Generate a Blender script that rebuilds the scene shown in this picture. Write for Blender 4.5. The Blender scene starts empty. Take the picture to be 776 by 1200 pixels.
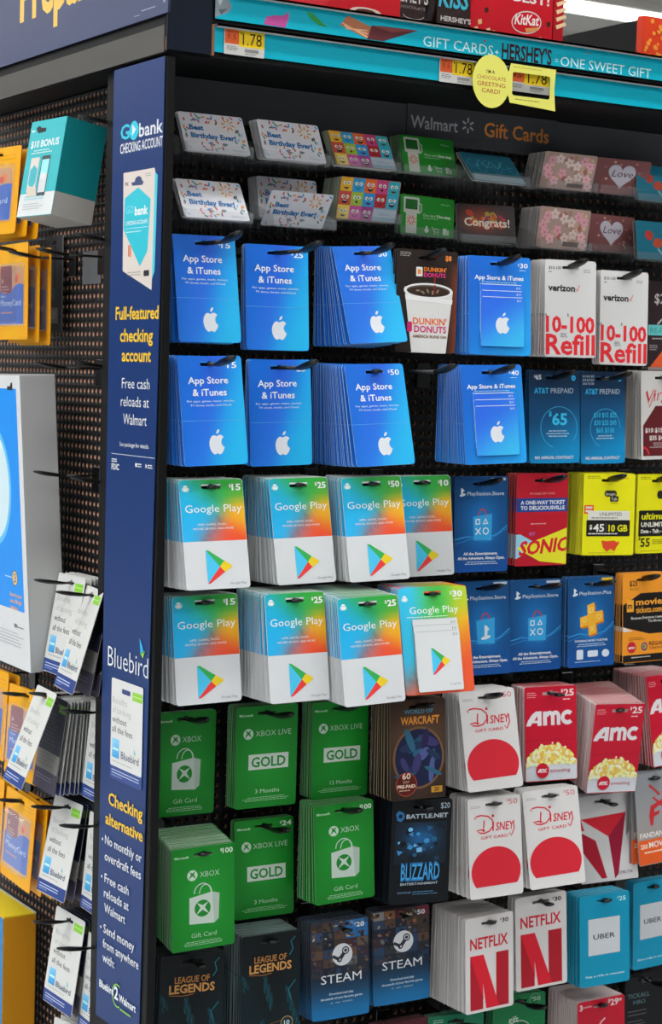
import bpy, math, random
import numpy as np
from mathutils import Matrix, Vector
from mathutils.geometry import tessellate_polygon
random.seed(7)
R = math.radians
COL = bpy.context.scene.collection
ZO = 1.92                      # height of the canopy's underside above the floor; all "zr" heights below are relative to it

# ---------------------------------------------------------------- camera, world, lights, exposure
cam = bpy.data.cameras.new('camera'); camo = bpy.data.objects.new('camera', cam); COL.objects.link(camo)
CR = ((0.85103715, 0.01433527, -0.52490977), (-0.52433869, 0.07720141, -0.84800288), (0.02836743, 0.99691245, 0.07321781))
camo.matrix_world = Matrix([(*CR[0], -0.99436), (*CR[1], -1.99888), (*CR[2], -0.36885 + ZO), (0, 0, 0, 1)])
cam.sensor_fit = 'VERTICAL'; cam.sensor_height = 36.0; cam.sensor_width = 23.28
cam.lens = 2197.0 * 36.0 / 1200.0
cam.clip_start = 0.05; cam.clip_end = 200
cam.dof.use_dof = True; cam.dof.focus_distance = 2.42; cam.dof.aperture_fstop = 7.0
bpy.context.scene.camera = camo
vs = bpy.context.scene.view_settings
vs.view_transform = 'Standard'; vs.look = 'None'; vs.exposure = 0.30; vs.gamma = 1.0; vs.use_curve_mapping = False

world = bpy.data.worlds.new('store_air'); bpy.context.scene.world = world; world.use_nodes = True
bg = world.node_tree.nodes['Background']; bg.inputs['Color'].default_value = (0.93, 0.95, 1.0, 1); bg.inputs['Strength'].default_value = 0.30

CEIL = 4.6
STRIPS = [(-3, -0.8, 2.1), (-3, -3.9, 1.0), (-3, -6.6, 0.65), (-6.5, 0.95, 1.5), (0, 3.2, 1.0), (0, 6.2, 1.0), (1.5, 9.2, 1.0), (1.5, 12.4, 1.0), (1.5, 16.0, 1.0), (1.5, 20.0, 1.0)]   # x, y, relative power (the fourth is an extra run, added to brighten the rack's left face)
LAMP_W = 74.0
def add_light(x, y, length, power, up=False):
    l = bpy.data.lights.new('lamp_light', 'AREA'); l.shape = 'RECTANGLE'; l.size = length; l.size_y = 0.22
    l.energy = power; l.color = (0.94, 0.975, 1.0)
    o = bpy.data.objects.new('lamp_light', l); COL.objects.link(o); o.location = (x, y, CEIL - (0.10 if up else 0.285))
    if up: o.rotation_euler = (math.pi, 0, 0)  # upward spill of the strip, added to brighten the ceiling
    return o

# ---------------------------------------------------------------- colour and materials
def lin(c):
    if isinstance(c, str):
        c = c.lstrip('#')
        c = tuple(int(c[i:i + 2], 16) / 255 for i in (0, 2, 4))
    g = 1 + 0.28 * min(1, max(0, (max(c[:3]) - min(c[:3]) - 0.10) / 0.12))          # saturated colours are lifted, in place of a higher exposure
    return tuple(min(0.9, g * (v / 12.92 if v <= 0.04045 else ((v + 0.055) / 1.055) ** 2.4)) for v in c[:3])
MATS = {}
def mat(name, color=None, rough=0.5, metal=0.0, spec=0.5, noise=0.0, nscale=60.0, attr=False, bump=0.0, bscale=300.0, alpha=1.0, trans=0.0, coat=0.0):
    if name in MATS: return MATS[name]
    m = bpy.data.materials.new(name); m.use_nodes = True; nt = m.node_tree; b = nt.nodes['Principled BSDF']
    b.inputs['Roughness'].default_value = rough; b.inputs['Metallic'].default_value = metal
    b.inputs['Specular IOR Level'].default_value = spec
    b.inputs['Alpha'].default_value = alpha; b.inputs['Transmission Weight'].default_value = trans; b.inputs['Coat Weight'].default_value = coat
    src = None
    if attr:
        a = nt.nodes.new('ShaderNodeAttribute'); a.attribute_name = 'col'; src = a.outputs['Color']
    if color is not None: b.inputs['Base Color'].default_value = (*lin(color), 1)
    tc = nt.nodes.new('ShaderNodeTexCoord')
    n = nt.nodes.new('ShaderNodeTexNoise'); n.inputs['Scale'].default_value = nscale; n.inputs['Detail'].default_value = 4
    nt.links.new(tc.outputs['Object'], n.inputs['Vector'])
    mx = nt.nodes.new('ShaderNodeMix'); mx.data_type = 'RGBA'; mx.blend_type = 'MULTIPLY'
    mr = nt.nodes.new('ShaderNodeMapRange'); mr.inputs['To Min'].default_value = 1 - noise; mr.inputs['To Max'].default_value = 1 + noise
    nt.links.new(n.outputs['Fac'], mr.inputs['Value'])
    mx.inputs['Factor'].default_value = 1.0
    if src: nt.links.new(src, mx.inputs['A'])
    else: mx.inputs['A'].default_value = (*lin(color or '#808080'), 1)
    nt.links.new(mr.outputs['Result'], mx.inputs['B'])
    nt.links.new(mx.outputs['Result'], b.inputs['Base Color'])
    if bump > 0:
        n2 = nt.nodes.new('ShaderNodeTexNoise'); n2.inputs['Scale'].default_value = bscale
        nt.links.new(tc.outputs['Object'], n2.inputs['Vector'])
        bp = nt.nodes.new('ShaderNodeBump'); bp.inputs['Strength'].default_value = bump; bp.inputs['Distance'].default_value = 0.001
        nt.links.new(n2.outputs['Fac'], bp.inputs['Height']); nt.links.new(bp.outputs['Normal'], b.inputs['Normal'])
    MATS[name] = m
    return m
M_CARD = mat('printed_card_stock', attr=True, rough=0.42, spec=0.22, noise=0.03, nscale=25)
M_SIGN = mat('printed_plastic_sign', attr=True, rough=0.34, spec=0.22, noise=0.03, nscale=12)
M_FOIL = mat('printed_foil_bag', attr=True, rough=0.22, spec=0.6, noise=0.04, nscale=30, bump=0.35, bscale=60)
M_BLACK = mat('black_powder_coat', '#070708', rough=0.5, spec=0.22, noise=0.15, nscale=40)
M_PEG = mat('black_pegboard', '#0e0f11', rough=0.55, spec=0.2, noise=0.12, nscale=30)
M_PEGL = mat('charcoal_pegboard', '#1b1a1b', rough=0.50, spec=0.25, noise=0.12, nscale=30)
M_FIBRE = mat('brown_hole_fibre', '#b08468', rough=0.7, noise=0.15, nscale=200)
M_HOOK = mat('black_hook_plastic', '#0a0b0c', rough=0.33, spec=0.55, noise=0.1, nscale=80)
M_PLATE = mat('grey_plate_metal', '#74777a', rough=0.4, metal=0.3, noise=0.06, nscale=20)
M_STEEL = mat('brushed_steel', '#55534f', rough=0.42, metal=0.6, noise=0.10, nscale=9)
M_EDGE = mat('pale_channel_edge', '#8b8d8c', rough=0.3, metal=0.3, noise=0.05)
M_WOOD = mat('raw_board_edge', '#8a5c3c', rough=0.7, noise=0.2, nscale=90)
M_DARKGREY = mat('dark_grey_panel', '#4a4b4f', spec=0.25, rough=0.5, noise=0.06, nscale=10)
M_FLOOR = mat('polished_floor', '#c2c5c8', rough=0.35, noise=0.08, nscale=2)
M_CEIL = mat('ceiling_deck', '#cfcbc4', rough=0.8, noise=0.10, nscale=0.6)
M_WALL = mat('store_wall', '#aeb0b3', rough=0.8, noise=0.08, nscale=1.0)
def clear_mat(name, tint, a, rough):
    m = bpy.data.materials.new(name); m.use_nodes = True; nt = m.node_tree; nt.nodes.clear()
    o = nt.nodes.new('ShaderNodeOutputMaterial'); t = nt.nodes.new('ShaderNodeBsdfTransparent'); g = nt.nodes.new('ShaderNodeBsdfGlossy')
    d = nt.nodes.new('ShaderNodeBsdfDiffuse'); d.inputs['Color'].default_value = (*lin(tint), 1)
    g.inputs['Roughness'].default_value = rough; g.inputs['Color'].default_value = (0.9, 0.92, 0.95, 1)
    lw = nt.nodes.new('ShaderNodeLayerWeight'); lw.inputs['Blend'].default_value = 0.5; pw = nt.nodes.new('ShaderNodeMath'); pw.operation = 'POWER'; pw.inputs[1].default_value = 4.0
    f = nt.nodes.new('ShaderNodeMapRange'); f.inputs['To Min'].default_value = 0.03; f.inputs['To Max'].default_value = 0.7
    nt.links.new(lw.outputs['Facing'], pw.inputs[0]); nt.links.new(pw.outputs[0], f.inputs['Value'])
    m1 = nt.nodes.new('ShaderNodeMixShader'); m1.inputs['Fac'].default_value = a
    nt.links.new(t.outputs[0], m1.inputs[1]); nt.links.new(d.outputs[0], m1.inputs[2])
    m2 = nt.nodes.new('ShaderNodeMixShader'); nt.links.new(f.outputs[0], m2.inputs['Fac']); nt.links.new(m1.outputs[0], m2.inputs[1]); nt.links.new(g.outputs[0], m2.inputs[2])
    nt.links.new(m2.outputs[0], o.inputs['Surface'])
    return m
M_CLEAR = clear_mat('clear_acrylic', '#b8c0c2', 0.07, 0.12)
M_BLISTER = clear_mat('clear_blister', '#e8ecec', 0.05, 0.12)
M_LAMP = bpy.data.materials.new('lamp_tube'); M_LAMP.use_nodes = True
_b = M_LAMP.node_tree.nodes['Principled BSDF']; _b.inputs['Emission Color'].default_value = (1, 0.98, 0.94, 1); _b.inputs['Emission Strength'].default_value = 6.0

# ---------------------------------------------------------------- object helpers
def tag(o, label=None, cat=None, group=None, kind=None):
    if label and len(label.split()) > 16: print('LONG', label)
    if label: o['label'] = label
    if cat: o['category'] = cat
    if group: o['group'] = group
    if kind: o['kind'] = kind
    return o
def link(name, me, parent=None, mw=None):
    o = bpy.data.objects.new(name, me); COL.objects.link(o)
    if parent: o.parent = parent
    if mw is not None: o.matrix_local = mw
    return o
def empty(name, loc=(0, 0, 0), label=None, cat=None, group=None, mw=None):
    o = bpy.data.objects.new(name, None); COL.objects.link(o); o.empty_display_size = 0.02
    if mw is not None: o.matrix_world = mw
    else: o.location = loc
    return tag(o, label, cat, group)
class MB:
    """collects shapes into one mesh"""
    def __init__(s): s.v = []; s.f = []; s.m = []; s.c = []; s.fc = []
    def add(s, verts, faces, mi=0, col=None):
        k = len(s.v); s.v += [tuple(p) for p in verts]; s.c += [col] * len(verts)
        for f in faces: s.f.append(tuple(i + k for i in f)); s.m.append(mi)
        return s
    def box(s, a, b, mi=0, col=None, bev=0.0):
        (x0, y0, z0), (x1, y1, z1) = a, b
        if bev > 0 and min(x1 - x0, y1 - y0, z1 - z0) > 2.2 * bev:
            # chamfered box: 24 verts
            v = []; idx = {}
            for ax in range(3):
                for sx in (0, 1):
                    for sy in (0, 1):
                        for sz in (0, 1):
                            p = [x0 if not sx else x1, y0 if not sy else y1, z0 if not sz else z1]
                            sg = (sx, sy, sz)
                            for k in range(3):
                                if k != ax: p[k] += bev if not sg[k] else -bev
                            idx[(ax, sx, sy, sz)] = len(v); v.append(p)
            f = []
            for ax in range(3):
                o1, o2 = [k for k in range(3) if k != ax]
                for sv in (0, 1):
                    def key(a1, a2):
                        g = [0, 0, 0]; g[ax] = sv; g[o1] = a1; g[o2] = a2; return idx[(ax, *g)]
                    q = [key(0, 0), key(1, 0), key(1, 1), key(0, 1)]
                    f.append(q)
            for ax in range(3):      # edges along axis ax
                o1, o2 = [k for k in range(3) if k != ax]
                for a1 in (0, 1):
                    for a2 in (0, 1):
                        def key(axf, e):
                            g = [0, 0, 0]; g[ax] = e; g[o1] = a1; g[o2] = a2; return idx[(axf, *g)]
                        f.append([key(o1, 0), key(o1, 1), key(o2, 1), key(o2, 0)])
            for sx in (0, 1):
                for sy in (0, 1):
                    for sz in (0, 1): f.append([idx[(0, sx, sy, sz)], idx[(1, sx, sy, sz)], idx[(2, sx, sy, sz)]])
            return s.add(v, f, mi, col)
        v = [(x0, y0, z0), (x1, y0, z0), (x1, y1, z0), (x0, y1, z0), (x0, y0, z1), (x1, y0, z1), (x1, y1, z1), (x0, y1, z1)]
        return s.add(v, [(0, 3, 2, 1), (4, 5, 6, 7), (0, 1, 5, 4), (1, 2, 6, 5), (2, 3, 7, 6), (3, 0, 4, 7)], mi, col)
    def loft(s, rings, mi=0, col=None, caps=True):
        n = len(rings[0]); v = [p for r in rings for p in r]; f = []
        for i in range(len(rings) - 1):
            for j in range(n): f.append((i * n + j, i * n + (j + 1) % n, (i + 1) * n + (j + 1) % n, (i + 1) * n + j))
        if caps: f.append(tuple(range(n))[::-1]); f.append(tuple((len(rings) - 1) * n + j for j in range(n)))
        return s.add(v, f, mi, col)
    def mesh(s, name, mats):
        me = bpy.data.meshes.new(name); me.from_pydata(s.v, [], s.f)
        for m in mats: me.materials.append(m)
        if len(mats) > 1: me.polygons.foreach_set('material_index', s.m)
        if any(c is not None for c in s.c):
            a = me.color_attributes.new('col', 'FLOAT_COLOR', 'POINT')
            a.data.foreach_set('color', np.array([(*(c or (0.5, 0.5, 0.5)), 1.0) for c in s.c], dtype=np.float32).ravel())
        me.update()
        return me
    def build(s, name, mats, parent=None, mw=None):
        if not isinstance(mats, (list, tuple)): mats = [mats]
        return link(name, s.mesh(name, mats), parent, mw)
def fixn(me):
    import bmesh
    bm = bmesh.new(); bm.from_mesh(me); bmesh.ops.recalc_face_normals(bm, faces=bm.faces); bm.to_mesh(me); bm.free(); return me

# ---------------------------------------------------------------- flat print: text and shapes as thin layers of ink on a sheet
_tc = {}
def text_mesh(s, bold):
    k = (s, bold)
    if k in _tc: return _tc[k]
    cu = bpy.data.curves.new('ink', 'FONT'); cu.body = s; cu.size = 1.0; cu.resolution_u = 2; cu.offset = bold; cu.fill_mode = 'FRONT'
    ob = bpy.data.objects.new('ink', cu); me = bpy.data.meshes.new_from_object(ob)
    v = np.array([(p.co.x, p.co.y) for p in me.vertices]) if len(me.vertices) else np.zeros((0, 2))
    f = [tuple(p.vertices) for p in me.polygons]
    bpy.data.meshes.remove(me); bpy.data.objects.remove(ob); bpy.data.curves.remove(cu)
    _tc[k] = (v, f); return _tc[k]
CAPH = None
def caph():
    global CAPH
    if CAPH is None: v, f = text_mesh('H', 0.0); CAPH = float(v[:, 1].max() - v[:, 1].min())
    return CAPH
class Art(MB):
    """a sheet W x H mm, origin top centre, x right, z up, front towards -y; drawing coordinates are mm from the top left, y down"""
    def __init__(s, W, H, thick=0.8, y0=0.0):
        super().__init__(); s.W = W; s.H = H; s.t = thick; s.k = 0; s.y0 = y0; s.ls = 0.02
    def P(s, x, y, dy=None):
        return ((x - s.W / 2) / 1000, -(s.t / 2 + 0.05 + s.ls * s.k if dy is None else dy) / 1000 - s.y0 / 1000, -y / 1000)
    def nxt(s): s.k += 1
    def outline(s, r, n=5, W=None, H=None):
        W = W or s.W; H = H or s.H; pts = []
        for (cx, cy, a0) in ((W - r, r, -90), (W - r, H - r, 0), (r, H - r, 90), (r, r, 180)):
            for i in range(n): a = R(a0 + 90 * i / (n - 1)); pts.append((cx + r * math.cos(a), cy + r * math.sin(a)))
        return pts
    def base(s, col, r=4, hole=True, edge='#c9cbc9', back='#d8d8d6', hy=10, hw=26, hh=6, fn=None, nx=14, ny=20, hx=None):
        """card body with rounded corners and a slot; col = face colour, fn(u,v 0..1) = face colour gradient"""
        t = s.t / 2; o = s.outline(r); n = len(o); hx = s.W / 2 if hx is None else hx
        ho = []
        if hole:
            for (dx, dy) in ((-hw / 2, -hh / 3), (-hw / 6, -hh / 3), (-hw / 12, -hh / 1.5), (hw / 12, -hh / 1.5), (hw / 6, -hh / 3), (hw / 2, -hh / 3), (hw / 2, hh / 3), (-hw / 2, hh / 3)):
                ho.append((hx + dx, hy + dy))
        loops = [[Vector((x, y, 0)) for x, y in o]] + ([[Vector((x, y, 0)) for x, y in ho]] if hole else [])
        tri = tessellate_polygon(loops); allp = o + ho
        E = lin(edge); B = lin(back)
        if fn is None:
            s.add([s.P(x, y, t) for x, y in allp], tri, 0, lin(col))
        else:
            s.add([s.P(x, y, t) for x, y in allp], tri, 0, lin(col))
            xs = [0.15 + (s.W - 0.3) * i / nx for i in range(nx + 1)]; ys = [0.15 + (s.H - 0.3) * i / ny for i in range(ny + 1)]
            if hole:
                xs = sorted(set(xs + [hx - hw / 2, hx + hw / 2])); ys = sorted(set(ys + [hy - hh / 1.5, hy + hh / 3]))
            V = []; C = []; idx = {}
            for i, x in enumerate(xs):
                for j, y in enumerate(ys):
                    px, py = x, y
                    cx = min(max(x, r), s.W - r); cy = min(max(y, r), s.H - r); d = math.hypot(x - cx, y - cy)
                    if d > r - .15 and d > 0: px = cx + (x - cx) * (r - .15) / d; py = cy + (y - cy) * (r - .15) / d
                    idx[(i, j)] = len(V); V.append(s.P(px, py, t + 0.04)); C.append(lin(fn(x / s.W, y / s.H)))
            F = []
            for i in range(len(xs) - 1):
                for j in range(len(ys) - 1):
                    mx_, my_ = (xs[i] + xs[i + 1]) / 2, (ys[j] + ys[j + 1]) / 2
                    if hole and abs(mx_ - hx) < hw / 2 and hy - hh / 1.5 < my_ < hy + hh / 3: continue
                    F.append((idx[(i, j)], idx[(i, j + 1)], idx[(i + 1, j + 1)], idx[(i + 1, j)]))
            k = len(s.v); s.add(V, F, 0, (1, 1, 1)); s.c[k:] = C
            s.k += 1
        s.add([s.P(x, y, -t) for x, y in allp], [tuple(reversed(q)) for q in tri], 0, B)
        ring = [s.P(x, y, t) for x, y in o] + [s.P(x, y, -t) for x, y in o]
        s.add(ring, [(i, (i + 1) % n, n + (i + 1) % n, n + i) for i in range(n)], 0, E)
        if hole:
            m = len(ho); ring = [s.P(x, y, t) for x, y in ho] + [s.P(x, y, -t) for x, y in ho]
            s.add(ring, [(i, n_ , m + n_, m + i) for i, n_ in [(i, (i + 1) % m) for i in range(m)]], 0, E)
        return s
    def poly(s, pts, c):
        s.nxt(); tri = tessellate_polygon([[Vector((x, y, 0)) for x, y in pts]])
        s.add([s.P(x, y) for x, y in pts], tri, 0, lin(c)); return s
    def hole_poly(s, outer, inner, c):
        s.nxt(); tri = tessellate_polygon([[Vector((x, y, 0)) for x, y in outer], [Vector((x, y, 0)) for x, y in inner]])
        s.add([s.P(x, y) for x, y in outer + inner], tri, 0, lin(c)); return s
    def rect(s, x, y, w, h, c): return s.poly([(x, y), (x + w, y), (x + w, y + h), (x, y + h)], c)
    def rrect(s, x, y, w, h, r, c, n=4):
        pts = []
        for (cx, cy, a0) in ((x + w - r, y + r, -90), (x + w - r, y + h - r, 0), (x + r, y + h - r, 90), (x + r, y + r, 180)):
            for i in range(n): a = R(a0 + 90 * i / (n - 1)); pts.append((cx + r * math.cos(a), cy + r * math.sin(a)))
        return s.poly(pts, c)
    def quadgrad(s, x, y, w, h, fn, nx=6, ny=6, clip=None):
        s.nxt(); V = []; C = []; F = []
        for i in range(nx + 1):
            for j in range(ny + 1):
                V.append(s.P(x + w * i / nx, y + h * j / ny)); C.append(lin(fn(i / nx, j / ny)))
        for i in range(nx):
            for j in range(ny): a = i * (ny + 1) + j; F.append((a, a + 1, a + ny + 2, a + ny + 1))
        k = len(s.v); s.add(V, F, 0, (1, 1, 1)); s.c[k:] = C; return s
    def ell(s, x, y, rx, ry, c, n=24, rot=0, a0=0, a1=360):
        pts = []
        m = n if a1 - a0 >= 360 else n + 1
        for i in range(m):
            a = R(a0 + (a1 - a0) * i / n); px, py = rx * math.cos(a), ry * math.sin(a)
            pts.append((x + px * math.cos(R(rot)) - py * math.sin(R(rot)), y + px * math.sin(R(rot)) + py * math.cos(R(rot))))
        return s.poly(pts, c)
    def circ(s, x, y, r, c, n=24): return s.ell(x, y, r, r, c, n)
    def ring(s, x, y, r, w, c, n=28, a0=0, a1=360, ry=None):
        s.nxt(); V = []; F = []; ry = ry or r
        m = n + 1
        for i in range(m):
            a = R(a0 + (a1 - a0) * i / n); V.append(s.P(x + r * math.cos(a), y + ry * math.sin(a))); V.append(s.P(x + (r - w) * math.cos(a), y + (ry - w) * math.sin(a)))
        for i in range(n): F.append((2 * i, 2 * i + 1, 2 * i + 3, 2 * i + 2))
        s.add(V, F, 0, lin(c)); return s
    def stroke(s, pts, w, c):
        s.nxt(); V = []; F = []
        for i, (x, y) in enumerate(pts):
            a = pts[max(i - 1, 0)]; b = pts[min(i + 1, len(pts) - 1)]
            dx, dy = b[0] - a[0], b[1] - a[1]; L = math.hypot(dx, dy) or 1; nx, ny = -dy / L * w / 2, dx / L * w / 2
            V += [s.P(x + nx, y + ny), s.P(x - nx, y - ny)]
        for i in range(len(pts) - 1): F.append((2 * i, 2 * i + 1, 2 * i + 3, 2 * i + 2))
        s.add(V, F, 0, lin(c)); return s
    def text(s, st, x, y, h, c, w=None, bold=0.0, align='l', shear=0.0, rot=0.0, maxx=None):
        """baseline at y, capital height h, optional exact width w, align l/c/r about x"""
        v, f = text_mesh(st, bold)
        if not len(v): return s
        s.nxt(); q = v.copy(); q[:, 0] -= q[:, 0].min(); W0 = q[:, 0].max(); sy = h / caph(); sx = sy if w is None else w / W0
        X = q[:, 0] * sx; Y = q[:, 1] * sy; X = X + Y * shear; tw = W0 * sx
        X = X - {'l': 0, 'c': tw / 2, 'r': tw}[align]
        if rot:
            a = R(rot); X, Y = X * math.cos(a) - Y * math.sin(a), X * math.sin(a) + Y * math.cos(a)
        if maxx is not None: X = np.minimum(X, maxx - x)
        s.add([s.P(x + a, y - b) for a, b in zip(X, Y)], f, 0, lin(c)); return s
    def lines(s, x, y, w, n, c, h=1.0, gap=2.6, align='l', seed=1):
        """rows too small to read: broken hairline rows"""
        rn = random.Random(seed)
        for i in range(n):
            ww = w * rn.uniform(0.7, 1.0); xx = x if align == 'l' else x + (w - ww) / 2; e = xx + ww; s.nxt()
            while xx < e - 1:
                q = min(rn.uniform(2, 6), e - xx); yy = y + i * gap
                s.add([s.P(xx, yy), s.P(xx + q, yy), s.P(xx + q, yy + h), s.P(xx, yy + h)], [(0, 1, 2, 3)], 0, lin(c)); xx += q + 0.9
        return s
    def done(s, name, m=None): return s.mesh(name, [m or M_CARD])
def mixc(a, b, t):
    t = min(max(t, 0), 1); a = [int(a[i:i + 2], 16) / 255 for i in (1, 3, 5)] if isinstance(a, str) else a
    b = [int(b[i:i + 2], 16) / 255 for i in (1, 3, 5)] if isinstance(b, str) else b
    return tuple(p + (q - p) * t for p, q in zip(a, b))
def sstep(a, b, x): t = min(max((x - a) / (b - a), 0), 1); return t * t * (3 - 2 * t)

# ---------------------------------------------------------------- card designs. each returns the printed front; plain=True gives the simpler sheet of the cards behind
def apple_logo(a, cx, cy, h, c):
    s_ = h / 1.58
    B = [(0, .62), (.10, .67), (.22, .71), (.33, .70), (.44, .63), (.50, .56), (.42, .49), (.35, .39), (.32, .26), (.34, .12), (.41, .01), (.53, -.07), (.49, -.20), (.41, -.34), (.31, -.46), (.21, -.52), (.11, -.50), (0, -.45),
         (-.11, -.50), (-.21, -.52), (-.31, -.46), (-.43, -.31), (-.51, -.12), (-.54, .08), (-.53, .28), (-.47, .46), (-.37, .60), (-.25, .69), (-.12, .68)]
    a.poly([(cx + x * s_, cy - (y - .27) * s_) for x, y in B], c)
    L = [(0, .77), (.01, .88), (.06, .98), (.14, 1.04), (.23, 1.06), (.23, .97), (.18, .87), (.09, .79)]
    a.poly([(cx + x * s_, cy - (y - .27) * s_) for x, y in L], c)
def blue_app(amount=None, multi=False):
    def fn(u, v):
        c = mixc('#1462c4', '#22a8e0', sstep(.3, 1.1, u * .8 + v * .45))
        return mixc(c, '#3157cf', .75 * math.exp(-((u - .42 + (v - .5) * .35) / .2) ** 2) * (1 - .5 * v))
    def fm(u, v):
        return mixc('#155fbe', '#2196dd', sstep(.2, 1.1, u * .55 + v * .6))
    a = Art(86, 131); a.base('#1a72cc', fn=fm if multi else fn, edge='#c4d8ee', nx=10, ny=14)
    if amount is None: a.rect(1, 77, 84, .5, '#6fa9e4'); return a
    n = amount
    if multi:
        a.text('$', 68, 11.5, 3, '#ffffff', bold=.01); a.text(n, 71, 14, 6, '#ffffff', w=11, bold=.015); a.lines(70, 17, 12, 1, '#cfe2f8', .7)
        a.text('App Store & iTunes', 8, 31, 5.6, '#ffffff', w=68, bold=.02); a.lines(9, 34, 66, 2, '#a9cdf2', .7, 2.4, 'c')
        return a
    a.text('$', 62.5, 11.5, 3.6, '#ffffff', bold=.01); a.text(n, 66, 14.5, 7, '#ffffff', w=13, bold=.015)
    a.text('App Store', 12, 33, 8, '#ffffff', w=54, bold=.012); a.text('& iTunes', 17, 47.5, 8, '#ffffff', w=46, bold=.012)
    a.text('For apps, games, music, movies,', 9, 55, 2.4, '#d5e6fa', w=64); a.text('TV shows, books, and iCloud.', 13, 60, 2.4, '#d5e6fa', w=56)
    a.rect(.6, 77, 84.8, .45, '#5f9fe2')
    apple_logo(a, 45, 103, 30, '#e4e8ee')
    return a
def mini_blue(i):
    a = Art(60, 66 if i == 0 else 66, .9)
    a.base('#2b7cdb', r=2.5, hole=False, edge='#b9d3f2', fn=lambda u, v: mixc('#2a62d2', '#35a9e4', sstep(.2, 1.2, u * .5 + v * .8)), nx=5, ny=6)
    a.stroke([(2.5, .5), (57.5, .5)], .7, '#e9f2fc')
    a.text('$' + ['10', '10', '10'][i], 50, 6, 2.6, '#dfeaf8', w=6)
    if i == 0: apple_logo(a, 30, 35, 28, '#e4e8ee')
    return a
def play_logo(a, x, y, w, h):
    P = lambda u, v: (x + u * w, y + v * h)
    a.poly([P(0, 0), P(0, 1), P(.08, .97), P(.52, .5), P(.08, .03)], '#46b5dd')
    a.poly([P(0, 0), P(.52, .5), P(.70, .33), P(.1, 0)], '#35a04f')
    a.poly([P(.70, .33), P(.52, .5), P(.70, .67), P(.97, .54), P(1, .5), P(.97, .46)], '#f4bd27')
    a.poly([P(0, 1), P(.1, 1), P(.70, .67), P(.52, .5)], '#d93a38')
def droid(a, x, y, c='#e8f4f0'):
    a.ell(x, y, 3, 2.6, c, 10, a0=180, a1=360); a.rect(x - 3, y + .4, 6, 4.6, c); a.rect(x - 4.4, y + .6, 1, 3.4, c); a.rect(x + 3.4, y + .6, 1, 3.4, c)
def rainbow(u, v):
    # cyan at the left, green at the top, yellow at the right, red at the lower right
    wts = [(math.exp(-((u - .05) ** 2 + (v - .45) ** 2) / .16), '#1fa3d4'), (math.exp(-((u - .15) ** 2 + (v - 1.0) ** 2) / .10), '#2aa6dc'), (math.exp(-((u - .58) ** 2 + (v + .05) ** 2) / .13), '#2f9e3c'),
           (math.exp(-((u - 1.0) ** 2 + (v - .12) ** 2) / .05), '#3d9a35'), (math.exp(-((u - 1.0) ** 2 + (v - .58) ** 2) / .06), '#f0a81f'), (math.exp(-((u - .78) ** 2 + (v - 1.05) ** 2) / .09), '#e8452a'), (math.exp(-((u - .45) ** 2 + (v - 1.02) ** 2) / .03), '#d9584a')]
    t = sum(w for w, _ in wts); c = [0, 0, 0]
    for w, h in wts:
        k = [int(h[i:i + 2], 16) / 255 for i in (1, 3, 5)]
        for i in range(3): c[i] += w * k[i] / t
    return tuple(c)
def play_card(amount=None, wide=False):
    if wide:
        a = Art(104, 137)
        def fw(u, v):
            c = mixc('#35b6dd', '#49b34a', sstep(.1, .55, u)); c = mixc(c, '#a8bf2e', sstep(.6, .9, u)); c = mixc(c, '#f2a01e', sstep(.1, .45, v) * sstep(.6, .95, u))
            return mixc(c, '#ea5330', sstep(.5, .9, v * .75 + u * .35))
        a.base('#e8452a', fn=fw, edge='#b9cfd0', back='#dddddd', nx=12, ny=16); droid(a, 9, 13)
        if amount is None: return a
        a.text('$', 78, 11, 4, '#ffffff', bold=.02); a.text(amount, 82, 14, 7.4, '#ffffff', w=15, bold=.03); a.lines(83, 17, 14, 1, '#ffffff', .7)
        a.text('Google Play', 15, 34, 8.6, '#ffffff', w=74); a.lines(10, 38, 84, 1, '#e8f4e8', .9)
        return a
    a = Art(86, 133)
    a.base('#dcdee0', r=4, edge='#d0d0ce', back='#dcdcda', nx=2, ny=2)
    V = 75.0; o = []
    xs = [0.3 + 85.4 * i / 12 for i in range(13)]; ys = [0.3 + (V - .3) * j / 11 for j in range(12)]
    xs = sorted(xs + [30, 56]); ys = sorted(ys + [6, 12]); r = 4; idx = {}; vv = []; cc = []; ff = []
    for i, x in enumerate(xs):
        for j, y in enumerate(ys):
            cx = min(max(x, r), 86 - r); cy = max(y, r); d = math.hypot(x - cx, y - cy); px, py = x, y
            if d > r - .2 and y < r: px = cx + (x - cx) * (r - .2) / d; py = cy + (y - cy) * (r - .2) / d
            idx[i, j] = len(vv); vv.append(a.P(px, py, a.t / 2 + .05)); cc.append(lin(rainbow(x / 86, y / V)))
    for i in range(len(xs) - 1):
        for j in range(len(ys) - 1):
            if 30 <= (xs[i] + xs[i + 1]) / 2 <= 56 and 6 <= (ys[j] + ys[j + 1]) / 2 <= 12: continue
            ff.append((idx[i, j], idx[i, j + 1], idx[i + 1, j + 1], idx[i + 1, j]))
    k = len(a.v); a.add(vv, ff, 0, (1, 1, 1)); a.c[k:] = cc; a.k = 2
    if amount is None: return a
    droid(a, 8.5, 9.5)
    a.text('$', 67, 10.5, 4, '#f6faf0', bold=.02); a.text(amount, 70.5, 14, 7.4, '#f6faf0', w=12.5, bold=.03)
    a.text('Google Play', 6, 40, 9, '#f2f8fa', w=76, bold=-.004)
    a.text('APPS, GAMES, MUSIC,', 21, 56, 2.5, '#f6e8e4', w=40); a.text('MOVIES, BOOKS, AND MORE', 15, 61, 2.5, '#f6e8e4', w=54)
    play_logo(a, 29, 86, 34, 40)
    a.text('Google Play', 59, 128, 2.6, '#8a9096', w=22)
    return a
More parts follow.
